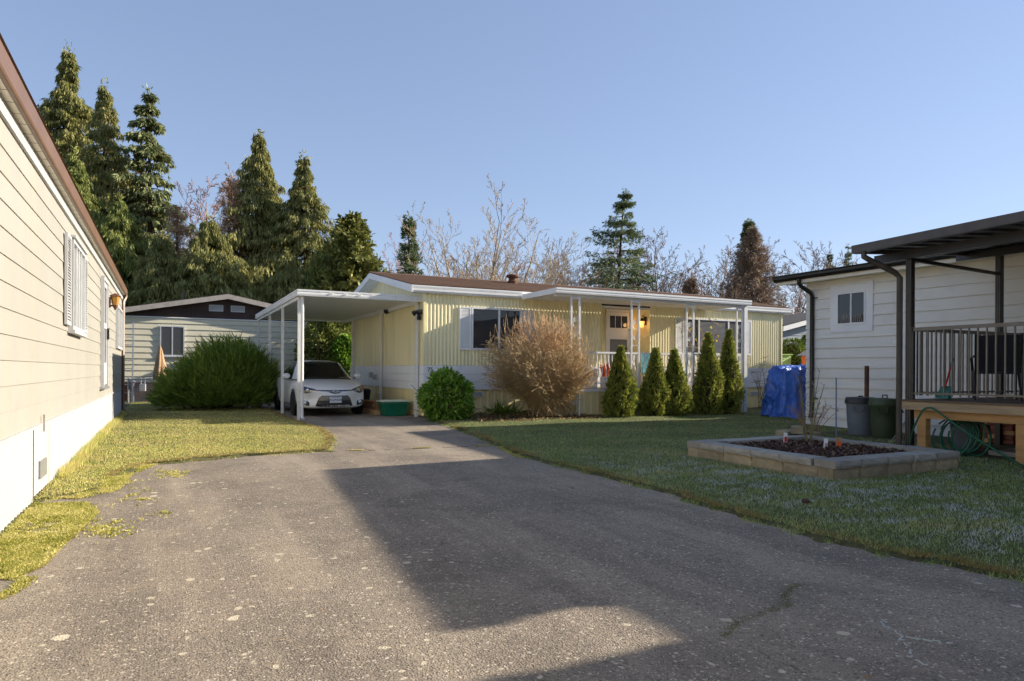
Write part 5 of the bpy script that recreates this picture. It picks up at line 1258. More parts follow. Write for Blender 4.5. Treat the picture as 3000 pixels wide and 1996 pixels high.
def grow_tree(seed, H, spread, levels, nkids, up=.25, r0=.16, trunks=1, wig=.16, minr=.011, start=.25, ratio=.62):
    rd = random.Random(seed); S0, S1, A0, A1 = [], [], [], []
    def branch(p, d, L, r, lev):
        steps = 5 if lev < levels - 1 else 3
        pts = [p]; rs = [r]
        for i in range(steps):
            d = (d + Vector((rd.gauss(0, wig), rd.gauss(0, wig), rd.gauss(0, wig) + up * .12 * (1 if lev else .2)))).normalized()
            p = p + d * (L / steps); pts.append(p); rs.append(max(minr * .6, r * (1 - .82 * (i + 1) / steps)))
            S0.append(pts[-2]); S1.append(p); A0.append(rs[-2]); A1.append(rs[-1])
        if lev >= levels: return
        k = nkids[min(lev, len(nkids) - 1)]
        for j in range(k):
            t = (start if lev == 0 else .18) + (1 - (start if lev == 0 else .18)) * (j + rd.random()) / k
            f = min(t * steps, steps - .001); i = int(f); q = pts[i].lerp(pts[i + 1], f - i)
            dd = (pts[i + 1] - pts[i]).normalized(); a = rd.uniform(0, 6.283)
            perp = dd.orthogonal().normalized(); perp = (Matrix.Rotation(a, 3, dd) @ perp)
            ang = rd.uniform(.45, .95) * spread
            nd_ = (dd * math.cos(ang) + perp * math.sin(ang) + Vector((0, 0, up * .5))).normalized()
            branch(q, nd_, L * ratio * rd.uniform(.6, 1.1) * (1.1 - .55 * t), max(minr, rs[i] * .55), lev + 1)
    for k in range(trunks):
        a = rd.uniform(0, 6.28); tl = 0.05 if trunks == 1 else rd.uniform(.12, .5)
        branch(Vector((rd.gauss(0, .2) * (trunks > 1), rd.gauss(0, .2) * (trunks > 1), 0)), Vector((math.cos(a) * tl, math.sin(a) * tl, 1)).normalized(), H * rd.uniform(.8, 1.) if trunks > 1 else H, r0, 0)
    return [np.array([tuple(v) for v in S_]) for S_ in (S0, S1)] + [np.array(A0), np.array(A1)]
TPL = {}
def template(kind, v):
    if (kind, v) in TPL: return TPL[kind, v]
    a = {'alder': dict(H=14, spread=1.0, levels=4, nkids=(15, 6, 5, 4), up=.22, r0=.15, trunks=1, wig=.10, minr=.018, start=.28, ratio=.46),
         'fork': dict(H=12, spread=1.0, levels=4, nkids=(9, 6, 5, 4), up=.22, r0=.12, trunks=2, wig=.11, minr=.018, start=.25, ratio=.48),
         'maple': dict(H=9.5, spread=.9, levels=4, nkids=(7, 5, 4, 3), up=.28, r0=.10, trunks=7, wig=.08, minr=.012, start=.25, ratio=.5)}[kind]
    P0, P1, a0, a1 = grow_tree(100 + v, a['H'], a['spread'], a['levels'], a['nkids'], a['up'], a['r0'], a['trunks'], a['wig'], a['minr'], a['start'], a['ratio'])
    big = a0 > a['r0'] * .3; o = (0, 0, 0)
    A, B = segs_mesh('trunk', P0[big], P1[big], a0[big], a1[big], mBark, None, o, 6), segs_mesh('crown', P0[~big], P1[~big], a0[~big], a1[~big], mTwig, None, o, 3)
    TPL[kind, v] = (A.data, B.data, float(P1[:, 2].max())); bpy.data.objects.remove(A); bpy.data.objects.remove(B)
    return TPL[kind, v]
def bare(name, label, base, H, seed, mat, kind='alder', v=0, wide=1.0, group='leafless trees beyond the homes'):
    t = thing(name, label, 'tree', base, group); A, B, h = template(kind, v)
    for nm, me in (('trunk', A), ('crown', B)):
        o = link(nm, me, t); o.scale = (H / h * wide, H / h * wide, H / h); o.rotation_euler.z = seed * 1.7
        o.material_slots[0].link = 'OBJECT'; o.material_slots[0].material = mat
    return t
# tall conifers behind the cream homes
conifer('cedar_tree', 'tallest olive cedar, rising just right of the brown gutter', (-6.95, 61.8, 0), 25.4, 6.4, lCedar, 'cedar', 1, 520, 30, .04, .72, (.7, 1.35), .34, .18, trunkr=.45)
conifer('cedar_tree', 'second cedar with a ragged dead-looking top beside the tallest one', (-4.2, 58.3, 0), 21.9, 4.6, lCedar, 'cedar', 2, 360, 28, .05, .7, (.65, 1.2), .34, .25, trunkr=.4)
conifer('cedar_tree', 'cedar half hidden behind the brown eave at the left edge', (-9.9, 54.4, 0), 20.5, 3.6, lCedar, 'cedar', 3, 200, 24, .2, .8, (.6, 1.1), .34, .2)
conifer('cedar_tree', 'low green cedar in front of the tallest trees at the left', (-2.6, 49, 0), 11.5, 4.2, lCedarG, 'cedar', 4, 320, 28, .03, .55, (.6, 1.1), .34, .15)
conifer('hemlock_tree', 'spiky dark hemlock with drooping tiers and a bent tip', (-1.1, 56.6, 0), 21.2, 5.2, lHem, 'hemlock', 5, 150, 44, .32, .75, (.5, .95), .26, .45, trunkr=.3, gap=21)
conifer('cedar_tree', 'pointed cedar left of centre above the far brown gable', (5.3, 48.9, 0), 17.1, 4.3, lCedar, 'cedar', 6, 430, 30, .03, .72, (.55, 1.05), .34, .18, trunkr=.35)
conifer('cedar_tree', 'dark cedar filling the gap between the two pointed cedars', (6.6, 50.5, 0), 13.8, 3.4, lCedarG, 'cedar', 7, 300, 28, .03, .6, (.55, 1.0), .34, .2)
conifer('cedar_tree', 'pointed cedar above the front edge of the carport', (8.4, 47.3, 0), 15.3, 4.0, lCedar, 'cedar', 8, 400, 30, .03, .7, (.5, 1.0), .34, .2, trunkr=.35)
conifer('cedar_tree', 'broad low cedar directly behind the far brown gable', (2.4, 45.5, 0), 10.2, 4.6, lCedar, 'cedar', 9, 380, 30, .02, .5, (.55, 1.0), .34, .15)
conifer('cedar_tree', 'low cedar behind the carport roof', (6.6, 43.5, 0), 8.2, 3.6, lCedar, 'cedar', 10, 300, 28, .02, .5, (.5, .95), .34, .2)
conifer('yew_tree', 'dark rounded evergreen beside the gable of the yellow home', (9.9, 41.0, 0), 10.3, 2.8, lYew, 'yew', 11, 300, 34, .02, .42, (.4, .75), .36, .25)
conifer('spruce_tree', 'slim young spruce above the shingle roof', (15.8, 48.1, 0), 12.3, 2.3, lFir, 'spruce', 12, 190, 22, .1, .85, (.3, .6), .24, .2, trunkr=.16)
conifer('fir_tree', 'lone broad fir with level branches above the porch awning', (36.4, 51.1, 0), 17.1, 7.2, lFir, 'fir', 13, 170, 54, .12, .72, (.35, .7), .2, .35, trunkr=.3, gap=20)
conifer('ivy_clad_tree', 'brown vine-smothered conifer at the right of the treeline', (49.5, 47.8, 0), 14.6, 5.0, lIvy, 'yew', 14, 420, 36, .02, .72, (.4, .8), .1, .15)
conifer('fir_tree', 'dark fir top poking out above the brown vine-covered tree', (50.4, 48.8, 0), 15.6, 2.4, lFir, 'fir', 15, 110, 24, .62, .6, (.35, .7), .28, .1)
conifer('spruce_tree', 'left one of the two distant spruces above the grey roof', (112.8, 88.7, 0), 23.6, 3.6, lFir, 'fir', 16, 120, 34, .2, .85, (.5, .95), .16, .3)
conifer('spruce_tree', 'right taller one of the two distant spruces above the grey roof', (115.2, 87.0, 0), 25.0, 4.6, lFir, 'fir', 17, 130, 34, .2, .85, (.5, .95), .16, .3)
conifer('evergreen_shrub', 'small dark evergreen clump behind the roof right of the fir', (47.8, 54.3, 0), 10.4, 2.8, lIvy, 'yew', 18, 180, 24, .05, .5, (.4, .7), .3, .2)
conifer('evergreen_shrub', 'rusty brown twiggy conifer in front of the left cedars', (.6, 51.0, 0), 11.8, 2.6, lBrown, 'yew', 19, 120, 22, .1, .6, (.5, 1.0), .06, .3)
conifer('evergreen_shrub', 'reddish brown twiggy mass left of the pointed cedar', (3.6, 47.8, 0), 13.4, 2.2, lBrown, 'yew', 20, 130, 22, .3, .6, (.5, 1.0), .06, .3)
conifer('cedar_tree', 'bushy cedar between the brown twiggy conifer and the far gable', (-.2, 46.5, 0), 9.2, 3.4, lCedar, 'cedar', 41, 300, 26, .02, .45, (.55, 1.0), .34, .2)
conifer('cedar_tree', 'dark cedar just behind the far end of the brown gutter', (-5.2, 50.5, 0), 14.5, 3.8, lCedarG, 'cedar', 42, 320, 26, .02, .6, (.55, 1.0), .34, .2)
conifer('cedar_tree', 'cedar low behind the gap of carport and yellow gable', (8.6, 43.0, 0), 8.6, 2.8, lCedarG, 'cedar', 43, 260, 26, .02, .45, (.5, .9), .34, .2)
# leafless trees
bare('alder_tree', 'pale pinkish leafless alder between the hemlock and the pointed cedar', (2.9, 62.0, 0), 19.0, 1, mTwigR, 'alder', 0, 1.0)
bare('alder_tree', 'second pinkish alder close behind the first', (4.2, 66.0, 0), 17.6, 2, mTwigR, 'fork', 0, 1.0)
bare('alder_tree', 'leafless tree behind the tall left cedars', (-2.4, 66.9, 0), 20, 3, mTwigR, 'alder', 1)
bare('alder_tree', 'slender leafless tree left of the slim spruce', (14.6, 63.0, 0), 14.4, 4, mTwigR, 'alder', 1, .8)
bare('alder_tree', 'reddish leafless tree just beside the dark rounded evergreen', (17.6, 60.0, 0), 14.0, 5, mTwigR, 'alder', 2, .9)
bare('maple_tree', 'big spreading pale leafless maple above the shingle roof', (17.0, 38.6, 0), 12.2, 6, mTwig, 'maple', 0, 1.05)
bare('maple_tree', 'pale leafless tree behind the roof vent', (22.6, 42.2, 0), 10.2, 7, mTwig, 'maple', 1, 1.0)
for i, (x, y, h, m_, kd, v, lb) in enumerate(((25.2, 48.9, 11.6, mTwig, 'maple', 1, 'leafless thicket tree left of the fir'), (32.2, 56.6, 13.2, mTwigG, 'alder', 0, 'grey leafless tree well left of the fir'),
        (36.6, 60.5, 15.4, mTwigG, 'alder', 1, 'grey leafless tree just left of the fir'), (33.6, 53.2, 12, mTwigG, 'fork', 1, 'dark forked leafless tree at the foot of the fir'),
        (42.0, 60.8, 15.8, mTwigG, 'alder', 2, 'feathery leafless tree right of the fir'), (46.6, 59.0, 16.2, mTwigG, 'fork', 0, 'second feathery leafless tree right of the fir'),
        (47.4, 55.4, 14.2, mTwigG, 'fork', 1, 'leafless tree over the awning end'), (42.5, 45.8, 13.2, mTwigG, 'alder', 0, 'slim dark leafless pole tree with rising branches'),
        (46.2, 47.0, 12.6, mTwigG, 'alder', 2, 'leafless tree left of the vine-covered conifer'), (51.6, 47.4, 15.0, mTwigG, 'alder', 1, 'tall leafless tree in front of the vine-covered conifer'),
        (53.6, 45.9, 14.0, mTwigG, 'fork', 0, 'fan-shaped leafless tree right of the vine-covered conifer'), (56.0, 45.0, 13.2, mTwigG, 'fork', 1, 'leafless tree above the black gutter end'),
        (20.6, 56.8, 12.6, mTwigR, 'fork', 0, 'leafless tree behind the slim spruce'), (28.0, 52.4, 11.4, mTwig, 'maple', 0, 'low pale leafless tree above the awning corner'),
        (39.5, 54.5, 12.6, mTwigG, 'fork', 1, 'low forked leafless tree under the fir'), (44.5, 50.5, 11.6, mTwigG, 'maple', 1, 'low leafless tree above the right awning end'),
        (30.0, 49.5, 10.6, mTwigG, 'maple', 0, 'low leafless thicket under the left side of the fir'), (50.5, 55.0, 14.2, mTwigG, 'alder', 0, 'leafless tree behind the vine-covered conifer'),
        (19.5, 47.5, 10.4, mTwig, 'maple', 1, 'low tan leafless thicket right of the slim spruce'), (24.0, 55.0, 12.0, mTwigG, 'fork', 1, 'grey leafless tree behind the pale maples'),
        (28.8, 58.0, 12.6, mTwigR, 'alder', 2, 'reddish leafless tree far left of the fir'), (38.2, 50.0, 10.2, mTwigG, 'maple', 0, 'leafless thicket under the right side of the fir'),
        (41.0, 52.0, 12.4, mTwigR, 'fork', 0, 'brownish leafless tree between fir and pole tree'), (48.6, 50.8, 11.6, mTwigR, 'maple', 0, 'brown leafless thicket beside the vine-covered conifer'),
        (54.8, 49.0, 13.6, mTwigG, 'alder', 2, 'leafless tree far right behind the grey roof'), (12.6, 52.0, 9.6, mTwigR, 'maple', 0, 'low leafless thicket beside the yellow gable'))):
    bare('bare_tree', lb, (x, y, 0), h, 8 + i, m_, kd, v, .95)

rf_ = random.Random(99)
for i in range(26):                                            # thin far treeline behind the homes
    a_ = -.17 + (i + rf_.uniform(-.3, .3)) * .0245; Dd = rf_.uniform(72, 88)
    x_, y_ = Dd * (math.sin(YAW) + a_ * math.cos(YAW)), Dd * (math.cos(YAW) - a_ * math.sin(YAW))
    od_ = ('first second third fourth fifth sixth seventh eighth ninth tenth eleventh twelfth thirteenth fourteenth fifteenth sixteenth seventeenth eighteenth nineteenth twentieth'.split() + ['twenty-' + q_ for q_ in 'first second third fourth fifth sixth'.split()])[i]
    bare('bare_tree', 'fine leafless tree, %s from the left in the thin farthest row' % od_, (x_, y_, 0), rf_.uniform(12.5, 16.5) * (.85 if a_ < 0 else 1), 40 + i, mTwigG if i % 3 else mTwigR, ('alder', 'fork')[i % 2], i % 3 if i % 2 == 0 else i % 4 // 2, 1.15, 'far leafless treeline')
# juniper
def bush_shell(r, n, c, rad, flat=.0, inner=.35):
    d = unit(r.normal(0, 1, (n, 3))); d[:, 2] = np.abs(d[:, 2]) * (1 - flat) + flat * d[:, 2]
    k = r.uniform(inner, 1, n) ** .5
    return np.array(c) + d * k[:, None] * np.array(rad), d
r = np.random.default_rng(31)
JN = thing('juniper_bush', 'large spreading green juniper bush left of the carport', 'bush', (1.25, 22.0, .03))
B, A, L_, W_ = [], [], [], []
lob = [((1.55, 22.0, .15), (1.3, 1.35, 1.75), 3400), ((.85, 21.7, .1), (1.0, 1.0, 1.1), 1900), ((2.1, 22.1, .15), (1.0, 1.1, 1.55), 1900), ((1.5, 21.4, .1), (1.0, .8, 1.0), 1500), ((.55, 22.1, .1), (.75, .8, .7), 600)]
for c, rd_, n in lob:
    p, d = bush_shell(r, n, c, rd_, 0, .25); ax_ = unit(d * .9 + np.array([0, 0, .55]) + np.array([-.25, -.1, 0]) + r.normal(0, .25, (n, 3)))
    for q in range(5):
        a2 = unit(ax_ + r.normal(0, .28, (n, 3))); B.append(p + ax_ * (.07 * q)); A.append(a2); L_.append(r.uniform(.16, .38, n)); W_.append(r.uniform(.016, .032, n))
leafmesh('foliage', np.concatenate(B), np.concatenate(A), np.concatenate(L_), np.concatenate(W_), lJun, r, JN, JN['_o'])
S0, S1 = [], []
for i in range(60):
    a = r.uniform(0, 6.28); S0.append((1.25 + r.normal(0, .25), 22 + r.normal(0, .2), .03)); S1.append((1.25 + 1.2 * math.cos(a), 22 + 1.0 * math.sin(a), r.uniform(.3, 1.2)))
segs_mesh('stems', S0, S1, np.full(60, .03), np.full(60, .008), mBarkD, JN, JN['_o'], 5)
# cedar hedge plants behind the carport
for i, (x, y, h, rd_) in enumerate(((5.35, 27.0, 3.3, .95), (6.35, 27.4, 3.7, .9), (6.1, 26.3, 2.4, .8))):
    r = np.random.default_rng(60 + i)
    t = thing('cedar_shrub', ['dark bushy cedar shrub seen under the carport roof', 'taller cedar shrub at the back corner of the yellow home', 'bright lower cedar shrub behind the parked car'][i], 'shrub', (x, y, .03), 'shrubs behind the carport')
    n = 5200; z = r.random(n) ** .8; rr = rd_ * (1 - z ** 2.2) ** .6 * r.uniform(.55, 1.05, n) ** .5; a = r.uniform(0, 6.28, n)
    rr *= 1 + .18 * np.sin(a * 4 + z * 14)
    p = np.stack([x + rr * np.cos(a), y + rr * np.sin(a), .05 + z * h], 1); ax_ = unit(np.stack([np.cos(a), np.sin(a), np.full(n, .35)], 1) + r.normal(0, .45, (n, 3)))
    leafmesh('foliage', p, ax_, r.uniform(.1, .24, n), r.uniform(.05, .11, n), lLaurel if i == 2 else lCedarG, r, t, t['_o'])
    MB().tube([(x, y, 0), (x, y, h * .7)], .06, 6).build('stem', mBarkD, t)
# pyramid cedars in front of the porch
TH = ((10.2, 14.12, 1.84, .38, 'first pyramid cedar from the bare bush, leaning on the porch'), (11.27, 14.15, 1.82, .34, 'second pyramid cedar, just right of the second scroll column'),
      (12.0, 14.15, 1.8, .35, 'third pyramid cedar, left of the third scroll column'), (13.12, 14.15, 2.27, .38, 'fourth pyramid cedar, right of the third scroll column'), (13.86, 14.2, 2.38, .35, 'tallest pyramid cedar, last before the white end post'))
for i, (x, y, h, rd_, lb) in enumerate(TH):
    r = np.random.default_rng(80 + i); t = thing('pyramid_cedar', lb, 'shrub', (x, y, .03), 'pyramid cedars along the porch')
    n = 9500; z = r.random(n) ** 1.15
    prof = np.interp(z, [0, .12, .3, .55, .8, 1], [.82, 1.0, .98, .68, .32, .04]); a = r.uniform(0, 6.28, n)
    rr = rd_ * prof * (1 + .13 * np.sin(a * (3 + i % 3) + z * 9 + i * 2) + .12 * np.sin(a * 7 - z * (13 + 2 * i) + i) + .08 * np.sin(a * 13 + z * 31)) * r.uniform(.4, 1.1, n) ** .42
    ln = .07 * math.sin(i * 2.1)
    gapm = np.sin(a * 4 + z * 15 + i * 1.3) + np.sin(a * 9 - z * 23) > -1.25; z, a, rr = z[gapm], a[gapm], rr[gapm]; n = len(z)
    p = np.stack([x + rr * np.cos(a) + ln * z, y + rr * np.sin(a), .05 + z * (h - .12)], 1)
    ax_ = unit(np.stack([np.cos(a) * .6, np.sin(a) * .6, np.full(n, .75)], 1) + r.normal(0, .32, (n, 3)))
    leafmesh('foliage', p, ax_, r.uniform(.05, .12, n), r.uniform(.022, .045, n), lThuja, r, t, t['_o'])
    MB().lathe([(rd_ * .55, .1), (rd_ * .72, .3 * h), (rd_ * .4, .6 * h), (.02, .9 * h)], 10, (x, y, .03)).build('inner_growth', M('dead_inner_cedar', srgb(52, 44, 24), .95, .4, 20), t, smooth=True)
    MB().tube([(x, y, 0), (x, y, .4)], .03, 6).build('stem', mBarkD, t)
# laurel
r = np.random.default_rng(95); LA = thing('laurel_bush', 'round glossy green laurel bush at the corner of the yellow home', 'bush', (5.85, 14.95, .05))
n = 5200; p, d = bush_shell(r, n, (5.85, 14.95, .52), (.60, .60, .66), 1., .35)
sq = 1 + .12 * np.sin(p[:, 0] * 9) * np.sin(p[:, 2] * 8); p = np.array([5.85, 14.95, .52]) + (p - np.array([5.85, 14.95, .52])) * sq[:, None]; p[:, 2] = np.maximum(p[:, 2], .06)
ax_ = unit(d * .8 + r.normal(0, .5, (n, 3)) + np.array([0, 0, -.15]))
leafmesh('foliage', p, ax_, r.uniform(.10, .17, n), r.uniform(.035, .058, n), lLaurel, r, LA, LA['_o'])
S0 = np.tile([5.85, 14.95, .03], (30, 1)) + r.normal(0, .06, (30, 3)) * [1, 1, 0]; S1 = np.array([5.85, 14.95, .5]) + r.normal(0, .3, (30, 3))
segs_mesh('stems', S0, S1, np.full(30, .012), np.full(30, .005), mBark, LA, LA['_o'], 5)
# bare bush
rd = random.Random(77); r = np.random.default_rng(77)
BB = thing('bare_bush', 'big round leafless tan bush in front of the yellow home', 'bush', (8.15, 14.55, .1))
C0, C1, Ra, Rb, T0, T1, Ta, Tb = [], [], [], [], [], [], [], []
cen, rad = Vector((8.0, 14.35, 1.42)), Vector((1.42, 1.05, .98))
for i in range(430):
    while True:
        u_ = Vector((rd.gauss(0, 1), rd.gauss(0, 1), rd.gauss(0, 1))).normalized()
        if u_.z > -.62: break
    k_ = rd.uniform(.72, 1.0) * (1 + .10 * math.sin(5 * math.atan2(u_.y, u_.x) + 3 * u_.z)); q3 = cen + Vector((u_.x * rad.x, u_.y * rad.y, u_.z * rad.z)) * k_
    b0 = Vector((8.42 + rd.gauss(0, .22), 14.55 + rd.gauss(0, .18), .1)); mid_ = b0.lerp(q3, .5) + Vector((rd.gauss(0, .08), rd.gauss(0, .08), .12 + rd.gauss(0, .06)))
    rr_ = rd.uniform(.005, .012); st = 7; prev = b0
    for k in range(1, st + 1):
        t_ = k / st; q = b0 * (1 - t_) ** 2 + mid_ * 2 * t_ * (1 - t_) + q3 * t_ ** 2 + Vector((rd.gauss(0, .018), rd.gauss(0, .018), rd.gauss(0, .018)))
        C0.append(prev); C1.append(q); Ra.append(rr_ * (1 - .1 * (k - 1))); Rb.append(rr_ * (1 - .1 * k))
        if k >= 3:
            d = (q - prev).normalized(); o_ = (q - cen).normalized()
            for _ in range(3 + (k > 4) * 3):
                td = (d * .5 + o_ * .5 + Vector((rd.gauss(0, .6), rd.gauss(0, .6), rd.gauss(.12, .45)))).normalized(); tl = rd.uniform(.08, .24); m_ = prev.lerp(q, rd.random()); e1 = m_ + td * tl
                T0.append(m_); T1.append(e1); Ta.append(.0045); Tb.append(.003)
                for _ in range(2):
                    t2 = (td + Vector((rd.gauss(0, .6), rd.gauss(0, .6), rd.gauss(.2, .4)))).normalized(); m2 = m_.lerp(e1, rd.uniform(.3, 1)); T0.append(m2); T1.append(m2 + t2 * rd.uniform(.05, .15)); Ta.append(.0035); Tb.append(.0025)
        prev = q
for i in range(120):                                           # upright shoots above the clipped crown
    x_, y_ = 8.0 + rd.gauss(0, .6), 14.35 + rd.gauss(0, .4); f_ = 1 - ((x_ - 8) / 1.42) ** 2 - ((y_ - 14.35) / 1.05) ** 2
    if f_ > .1: z_ = 1.42 + .98 * math.sqrt(f_) - .1; T0.append(Vector((x_, y_, z_))); T1.append(Vector((x_ + rd.gauss(0, .05), y_ + rd.gauss(0, .05), z_ + rd.uniform(.15, .42)))); Ta.append(.005); Tb.append(.003)
tup = lambda A_: np.array([tuple(v) for v in A_])
segs_mesh('canes', tup(C0), tup(C1), Ra, Rb, mCane, BB, BB['_o'], 4)
T0, T1 = tup(T0), tup(T1); hi = T1[:, 2] > 1.95 + .3 * np.sin(T1[:, 0] * 3); Ta, Tb = np.array(Ta), np.array(Tb)
segs_mesh('twigs', T0[~hi], T1[~hi], Ta[~hi], Tb[~hi], mCane, BB, BB['_o'], 3); segs_mesh('tip_shoots', T0[hi], T1[hi], Ta[hi], Tb[hi], mCaneT, BB, BB['_o'], 3)
k = r.choice(len(T1), 420, replace=False); ax_ = unit(r.normal(0, 1, (420, 3)))
leafmesh('dry_leaves', T1[k], ax_, r.uniform(.03, .07, 420), r.uniform(.01, .025, 420), mLitter, r, BB, BB['_o'])
# leafy clump at the foot of the bush and grassy iris
FN = thing('iris_clump', 'dark green strap-leaved clump at the foot of the bare bush', 'plant', (7.5, 15.3, .1)); n = 260
p = np.tile([7.5, 15.3, .1], (n, 1)) + r.normal(0, .14, (n, 3)) * [1, 1, 0]; ax_ = unit(r.normal(0, .8, (n, 3)) * [1, 1, .2] + [0, 0, .7])
leafmesh('leaves', p, ax_, r.uniform(.2, .45, n), r.uniform(.02, .04, n), lBox, r, FN, FN['_o'])
# climbing shrub with a few yellow leaves by the wide window
VN = thing('climbing_shrub', 'thin bare shrub with a few yellow leaves before the wide window', 'shrub', (13.55, 15.1, .1))
rd = random.Random(5); P0, P1, a0, a1 = [], [], [], []
tips = []
for i in range(9):
    p = Vector((13.5 + rd.gauss(0, .12), 15.0, .3)); d = Vector((rd.gauss(0, .16), rd.gauss(0, .05), 1)).normalized(); r_0 = .012
    for k in range(7):
        d = (d + Vector((rd.gauss(0, .2), rd.gauss(0, .08), .05))).normalized(); q = p + d * .34; P0.append(p); P1.append(q); a0.append(r_0 * (1 - .1 * k)); a1.append(r_0 * (.9 - .1 * k))
        if k > 3:
            for _ in range(2): s_ = q + Vector((rd.gauss(0, .16), rd.gauss(0, .06), rd.gauss(.05, .12))); P0.append(q); P1.append(s_); a0.append(.005); a1.append(.003); tips.append(s_)
        p = q
segs_mesh('stems', tup(P0), tup(P1), a0, a1, mCane, VN, VN['_o'], 4)
tips = tup(tips); k = r.choice(len(tips), 46); leafmesh('leaves', tips[k], unit(r.normal(0, 1, (46, 3)) + [0, 0, -.6]), r.uniform(.06, .12, 46), r.uniform(.025, .045, 46), lYellow, r, VN, VN['_o'])
V2 = thing('bare_shrub', 'small spindly shrub before the right end of the yellow wall', 'shrub', (16.6, 15.5, .03)); P0, P1, a0, a1 = [], [], [], []
for i in range(8):
    p = Vector((16.6 + rd.gauss(0, .08), 15.5, .03)); d = Vector((rd.gauss(0, .3), rd.gauss(0, .12), 1)).normalized()
    for k in range(6):
        d = (d + Vector((rd.gauss(0, .25), rd.gauss(0, .15), .05))).normalized(); q = p + d * .3; P0.append(p); P1.append(q); a0.append(.013 * (1 - .13 * k)); a1.append(.013 * (.87 - .13 * k))
        if k > 1:
            for _ in range(3): P0.append(q); P1.append(q + Vector((rd.gauss(0, .14), rd.gauss(0, .1), rd.gauss(.05, .1)))); a0.append(.005); a1.append(.003)
        p = q
segs_mesh('stems', tup(P0), tup(P1), a0, a1, mTwigG, V2, V2['_o'], 4)
# clipped round shrub in the gap
r = np.random.default_rng(44); CS = thing('clipped_shrub', 'clipped dome-shaped shrub before the blue-grey home', 'shrub', (23.1, 20, .03)); n = 5200
a = r.uniform(0, 6.28, n); z = r.random(n); rr = .62 * np.interp(z, [0, .6, .8, .95, 1], [1, 1, .85, .5, .2]) * r.uniform(.75, 1.04, n)
leafmesh('foliage', np.stack([23.1 + rr * np.cos(a), 20 + rr * np.sin(a), .05 + z * 2.5], 1), unit(np.stack([np.cos(a), np.sin(a), np.full(n, .5)], 1) + r.normal(0, .4, (n, 3))), r.uniform(.07, .14, n), r.uniform(.03, .06, n), lBox, r, CS, CS['_o'])
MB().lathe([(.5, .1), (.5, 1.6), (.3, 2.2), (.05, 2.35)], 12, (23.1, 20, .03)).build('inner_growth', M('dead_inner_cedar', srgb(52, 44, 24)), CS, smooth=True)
C2 = thing('clipped_shrub', 'dark narrow shrub beside the clipped dome, partly hidden by the grey corner', 'shrub', (24.6, 20.6, .03)); n = 3000
a = r.uniform(0, 6.28, n); z = r.random(n); rr = .55 * (1 - z ** 3) * r.uniform(.7, 1.04, n)
leafmesh('foliage', np.stack([24.6 + rr * np.cos(a), 20.6 + rr * np.sin(a), .05 + z * 2.7], 1), unit(np.stack([np.cos(a), np.sin(a), np.full(n, .5)], 1) + r.normal(0, .4, (n, 3))), r.uniform(.08, .16, n), r.uniform(.03, .07, n), lBox, r, C2, C2['_o'])
# ------------------------------------------------------------------ parked car
def carpaint():
    m, nt, b = newmat('white_car_paint'); b.inputs['Base Color'].default_value = (.78, .775, .76, 1); b.inputs['Roughness'].default_value = .32
    b.inputs['Coat Weight'].default_value = .8; b.inputs['Coat Roughness'].default_value = .04; return m
mPaint = carpaint(); mTrimB = M('black_car_trim', (.014, .014, .015), .35, .1); mChrome = M('chrome', (.75, .75, .76), .15, .05, metal=1.)
mSatin = M('satin_grey_bar', (.22, .21, .2), .35, .05, metal=.6)
mHead = M('headlight_lens', (.06, .06, .063), .12, .6, 40, metal=.3, coat=1.); mAmber = M('amber_marker', srgb(232, 110, 30), .25, .08)
mRim = M('alloy_rim', (.5, .5, .51), .3, .05, metal=.85)
CAR = thing('parked_car', 'white compact sedan parked nose out under the carport', 'car', (3.80, 17.38, 0), rz=R(.8))
ST = [(0.00, .36, .55, .57, .60, .30), (.045, .25, .65, .68, .74, .29), (.13, .21, .715, .755, .81, .25), (.36, .19, .80, .845, .868, .14), (.75, .19, .865, .915, .885, .03),
      (1.10, .19, .915, .965, .888, 0), (1.7, .19, .93, .955, .888, 0), (2.6, .19, .945, .955, .888, 0), (3.4, .19, .965, .98, .886, 0), (4.05, .21, .985, 1.03, .87, 0), (4.4, .27, .97, 1.02, .82, -.08), (4.56, .35, .90, .96, .77, -.16), (4.62, .44, .80, .85, .69, -.2)]
vs, fs = [], []
for (y, zb, zs, zt, w_, c) in ST:
    half = [(0, zb), (.55 * w_, zb), (.9 * w_, zb + .02), (w_ - .012, zb + .13 * (zs - zb) / .6), (w_, zb + .48 * (zs - zb)), (w_ - .012, zs - .07), (w_ - .10, zs), (.5 * w_, zt - .008), (0, zt)]
    ring = half + [(-x, z) for x, z in half[-2:0:-1]]
    vs += [(x, y + c * (abs(x) / w_) ** 2.4, z) for x, z in ring]
nr = 16
for i in range(len(ST) - 1):
    for k in range(nr): fs.append((i*nr+k, i*nr+(k+1)%nr, (i+1)*nr+(k+1)%nr, (i+1)*nr+k))
for o in (0, (len(ST) - 1) * nr):
    q = [(0, 1, 7, 8), (1, 2, 6, 7), (2, 3, 5, 6), (3, 4, 5)]; q += [tuple((nr - i) % nr for i in p) for p in q]
    fs += [tuple(o + i for i in p) for p in q]
body = MB().add(vs, fs).build('body', mPaint, CAR, smooth='all')
sb = body.modifiers.new('s', 'SUBSURF'); sb.levels = sb.render_levels = 2
dg = bpy.context.evaluated_depsgraph_get(); em = bpy.data.meshes.new_from_object(body.evaluated_get(dg)); body.modifiers.clear(); body.data = em
for pl in em.polygons: pl.use_smooth = True
bvh = BVHTree.FromPolygons([v.co.copy() for v in em.vertices], [tuple(p.vertices) for p in em.polygons])
def front(x, z):
    h = bvh.ray_cast(Vector((x, -1, z)), Vector((0, 1, 0)))
    return min(h[0].y, .52) if h[0] else .42
